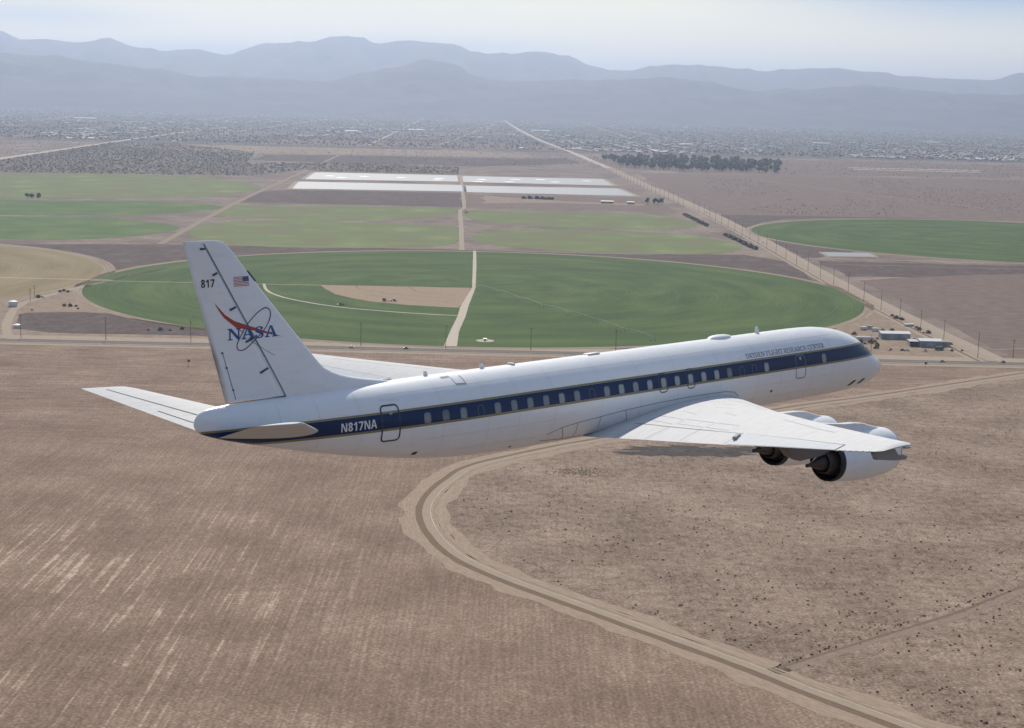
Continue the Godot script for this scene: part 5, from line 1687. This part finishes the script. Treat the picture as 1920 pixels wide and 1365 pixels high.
		for q in [[le + 0.9, ly + 0.10], [le - 0.1, ly + 0.02], [20.9 + ds, -0.38 + dy], [20.2 + ds, -0.42 + dy], [19.5 + ds, -0.52 + dy], [18.8 + ds, -0.74 + dy], [18.1 + ds, -0.93 + dy], [18.2 + ds, -1.3 + dy], [20.6 + ds, -1.4 + dy], [21.6 + ds, -1.35 + dy], [le + 1.6, ly - 0.9], [le + 3.4, ly - 0.35], [le + 3.6, ly - 0.1]]: o.append(Vector2(q[0], q[1]))
		put("pylon", slab(o, z, 0.2, 0.965), M.white, eng)
		put("pylon_fairing", slab([Vector2(le - 1.5, ly - 1.2), Vector2(le - 1.7, ly - 1.36), Vector2(le - 0.06, ly - 1.51), Vector2(le + 1.17, ly - 1.53), Vector2(le + 1.86, ly - 1.22), Vector2(le + 2.6, ly - 0.4), Vector2(le + 0.4, ly - 0.3)], z, 0.23, 0.95), M.fairing, eng)
		put("strake", slab([Vector2(21.4 + ds, -1.72 + dy), Vector2(21.2 + ds, -1.60 + dy), Vector2(21.9 + ds, -1.52 + dy), Vector2(21.95 + ds, -1.6 + dy)], z + side * 0.2, 0.02), M.bare, eng)
		tag(eng, ("outboard" if e[0] > 10 else "inboard") + " turbofan engine under the " + ("near wing" if side > 0 else "far wing"))

func build_fin():
	var ys := [1.2, 1.7, 2.0, 2.06, 2.12, 2.2, 2.3, 2.43, 2.58, 2.75, 2.97, 3.2, 3.5, 3.96, 5.0, 6.2, 7.44, 8.2, 8.6, 8.7, 8.76, 8.79]
	var fin_rings := []
	var rudder_rings := []
	for y in ys:
		var le := table(FIN_LE, y)
		var te: float = 45.11 + (y - 1.95) * 0.246
		var hinge: float = minf(42.3 + (y - 2.0) * 0.5397, te - 0.05)
		var ring := PackedVector3Array()
		for k in 15:
			var t := 0.5 + 0.5 * cos(PI * k / 14.0)
			var s := lerpf(le, hinge - 0.02, t * t if k > 7 else t)
			ring.append(Vector3(-s, y, fin_half(s, y)))
		for k in range(13, -1, -1): ring.append(ring[k] * Vector3(1, 1, -1))
		fin_rings.append(ring)
		if y < 1.99: continue
		ring = PackedVector3Array()
		for k in 8:
			var s := lerpf(te, hinge + 0.02, k / 7.0)
			ring.append(Vector3(-s, y, fin_half(s, y) * (0.0 if k == 0 else 1.0)))
		for k in range(7, 0, -1): ring.append(ring[k] * Vector3(1, 1, -1))
		rudder_rings.append(ring)
	var fin := put("vertical_fin", loft(fin_rings), M.white, craft)
	var rud := put("rudder", loft(rudder_rings), M.white, craft)
	# the dark gap between them
	var gap := []
	for y in [1.96, 4.0, 6.0, 8.6]:
		var h: float = 42.3 + (y - 2.0) * 0.5397
		var w := fin_half(h, y) - 0.035
		gap.append(PackedVector3Array([Vector3(-h + 0.2, y, w), Vector3(-h - 0.2, y, w), Vector3(-h - 0.2, y, -w), Vector3(-h + 0.2, y, -w)]))
	put("hinge_spar", loft(gap), M.gap, craft)
	var on := func(p: Vector2) -> Array: return fin_side(p)
	put("rudder_gap", lay(line_tris(pairs([42.26, 1.985, 45.86, 8.66]), 0.03), on, 0.008, 0.3), M.hinge, fin)
	put("rudder_foot", lay(line_tris(pairs([42.26, 2.0, 43.6, 1.965, 44.95, 1.93]), 0.03), on, 0.012, 0.2), M.gap, fin)
	for q in [[46.06, 8.47, 45.84, 8.46], [45.53, 7.36, 45.32, 7.45], [44.81, 5.87, 44.53, 5.98], [44.12, 4.48, 43.78, 4.60], [43.5, 3.10, 43.12, 3.29]]:
		for side in [1.0, -1.0]:
			var s := Solid.new()
			s.tube(Vector3(-q[0], q[1], side * (fin_half(q[0], q[1]) + 0.01)), Vector3(-q[2], q[3], side * (fin_half(q[2], q[3]) + 0.02)), 0.05, 0.04, 6)
			put("hinge_arm", s.mesh(), M.gap, rud)
	put("tab_seam", lay(line_tris(pairs([45.20, 4.12, 45.05, 3.55, 44.83, 2.75, 44.64, 2.08]), 0.026), on, 0.008, 0.3), M.gap, rud)
	for q in [[45.21, 4.1], [45.03, 3.46], [44.75, 2.5]]: put("tab_hinge", lay(flat_tris(rounded(Vector2(q[0], q[1]), Vector2(0.05, 0.035), 0.02)), on, 0.014, 0.2), M.gap, rud)
	# dark slot in the leading edge
	var slot := Solid.new()
	slot.tube(Vector3(-43.84, 7.45, 0.01), Vector3(-43.47, 6.99, 0.01), 0.045, 0.045, 6)
	put("leading_edge_slot", slot.mesh(), M.gap, fin)
	# 817 on the rudder
	letters("817", "Droid Sans", 700, 0.60, 0.335, func(q): return Vector2(46.06 - q.x, 6.87 + q.y), on, 0.012, M.black_paint, rud)
	# flag: thirteen stripes and a blue canton forward
	for k in 13:
		var y := 6.83 + 0.40 * k / 13.0
		var s0 := 44.58
		var s1 := 43.84
		put("flag_stripe", lay(flat_tris(PackedVector2Array([Vector2(s0, y), Vector2(s1, y), Vector2(s1, y + 0.0308), Vector2(s0, y + 0.0308)])), on, 0.008, 0.2), M.red_letter if k % 2 == 0 else M.white_letter, fin)
	put("flag_canton", lay(flat_tris(PackedVector2Array([Vector2(44.15, 7.015), Vector2(43.84, 7.015), Vector2(43.84, 7.23), Vector2(44.15, 7.23)])), on, 0.012, 0.2), M.dark_blue_letter, fin)
	var stars := PackedVector2Array()
	for j in 9:
		for i in (6 if j % 2 == 0 else 5):
			var c := Vector2(44.12 - 0.05 * i - (0.025 if j % 2 else 0.0), 7.03 + 0.0228 * j)
			for k in 5:
				var a := TAU * k / 5.0
				stars.append_array([c, c + Vector2(sin(a - 0.3), cos(a - 0.3)) * 0.004, c + Vector2(sin(a), cos(a)) * 0.009, c, c + Vector2(sin(a), cos(a)) * 0.009, c + Vector2(sin(a + 0.3), cos(a + 0.3)) * 0.004])
	put("flag_stars", lay(stars, on, 0.015, 0.2), M.white_letter, fin)
	# emblem: an orbit, a red chevron and four blue letters
	var orbit := smooth_loop(pairs([42.90, 5.75, 43.10, 5.85, 43.42, 5.73, 43.77, 5.47, 44.12, 5.10, 44.42, 4.62, 44.54, 4.34, 44.46, 4.17, 44.25, 4.15, 44.02, 4.27, 43.63, 4.58, 43.24, 4.92, 42.98, 5.27, 42.87, 5.56]))
	put("emblem_orbit", lay(line_tris(orbit, 0.042, true), on, 0.008, 0.25), M.navy_line, fin)
	var red := pairs([45.50, 6.22, 45.25, 5.93, 45.03, 5.68, 44.62, 5.40, 44.09, 5.20, 43.55, 5.01, 42.94, 4.77, 42.32, 4.55, 42.82, 4.68, 43.25, 4.80, 43.79, 4.95, 44.2, 5.03, 44.45, 5.10, 44.74, 5.27, 45.09, 5.57, 45.30, 5.86])
	put("emblem_chevron", lay(flat_tris(red), on, 0.010, 0.25), M.red_letter, fin)
	put("emblem_chevron", lay(flat_tris(pairs([44.74, 5.27, 44.45, 5.03, 44.10, 4.78, 44.45, 5.09])), on, 0.011, 0.25), M.red_letter, fin)
	put("emblem_trail", lay(line_tris(pairs([44.0, 4.6, 43.2, 4.05, 42.75, 3.78]), 0.016), on, 0.008, 0.25), M.navy_line, fin)
	letters("NASA", "Droid Serif", 700, 2.36, 0.50, func(q): return Vector2(44.95 - q.x, 4.59 + q.y), on, 0.014, M.blue_letter, fin)

func smooth_loop(p: PackedVector2Array) -> PackedVector2Array:
	var out := PackedVector2Array()
	var n := p.size()
	for k in n:
		for j in 4: out.append(p[k].cubic_interpolate(p[(k + 1) % n], p[(k - 1 + n) % n], p[(k + 2) % n], j / 4.0))
	return out

func stab_at(x: float, z: float, sg: float) -> Vector3:
	# trimmed with its leading edge down
	var le := 40.8 + (z - 0.5) * 0.77
	var te := 45.75 + (z - 0.5) * 0.355
	var y := 0.66 + (z - 0.5) * 0.232 - (1.0 - x) * (te - le) * 0.072
	return Vector3(-lerpf(le, te, x), y + sg * foil(x) * (te - le) * 0.088, z)

func build_stabilizer(side: float):
	var rings := []
	for z in [0.1, 1.0, 2.5, 4.0, 5.5, 6.8, 7.05, 7.18]:
		var k := 1.0 if z < 6.9 else (0.93 if z < 7.1 else 0.78)
		var t := 1.0 if z < 6.9 else (0.7 if z < 7.1 else 0.2)
		var ring := PackedVector3Array()
		for j in 33:
			var a := TAU * j / 32.0
			var x := 0.5 + 0.5 * cos(a)
			var p := stab_at(1.0 - (1.0 - x) * k, z, (1.0 if j <= 16 else -1.0) * t)
			ring.append(p * Vector3(1, 1, side))
		rings.append(ring)
	var o := put("stabilizer", loft(rings, false), M.wing_white, craft)
	tag(o, "starboard stabilizer seen nearly edge on" if side > 0 else "sunlit port stabilizer")
	var on := func(p: Vector2) -> Array:
		var f := func(q: Vector2) -> Vector3: return stab_at(q.x, q.y, 1.0)
		var n: Vector3 = (f.call(p + Vector2(0.02, 0)) - f.call(p - Vector2(0.02, 0))).cross(f.call(p + Vector2(0, 0.05)) - f.call(p - Vector2(0, 0.05)))
		if n.y < 0: n = -n
		n = n.normalized()
		return [f.call(p) * Vector3(1, 1, side), n * Vector3(1, 1, side)]
	put("elevator_gap", lay(line_tris(pairs([0.62, 0.9, 0.64, 4.0, 0.66, 6.7]), 0.022), on, 0.012, 0.3), M.gap, o)
	put("tab_gap", lay(line_tris(pairs([0.86, 1.0, 0.86, 3.6]), 0.016), on, 0.012, 0.3), M.gap, o)
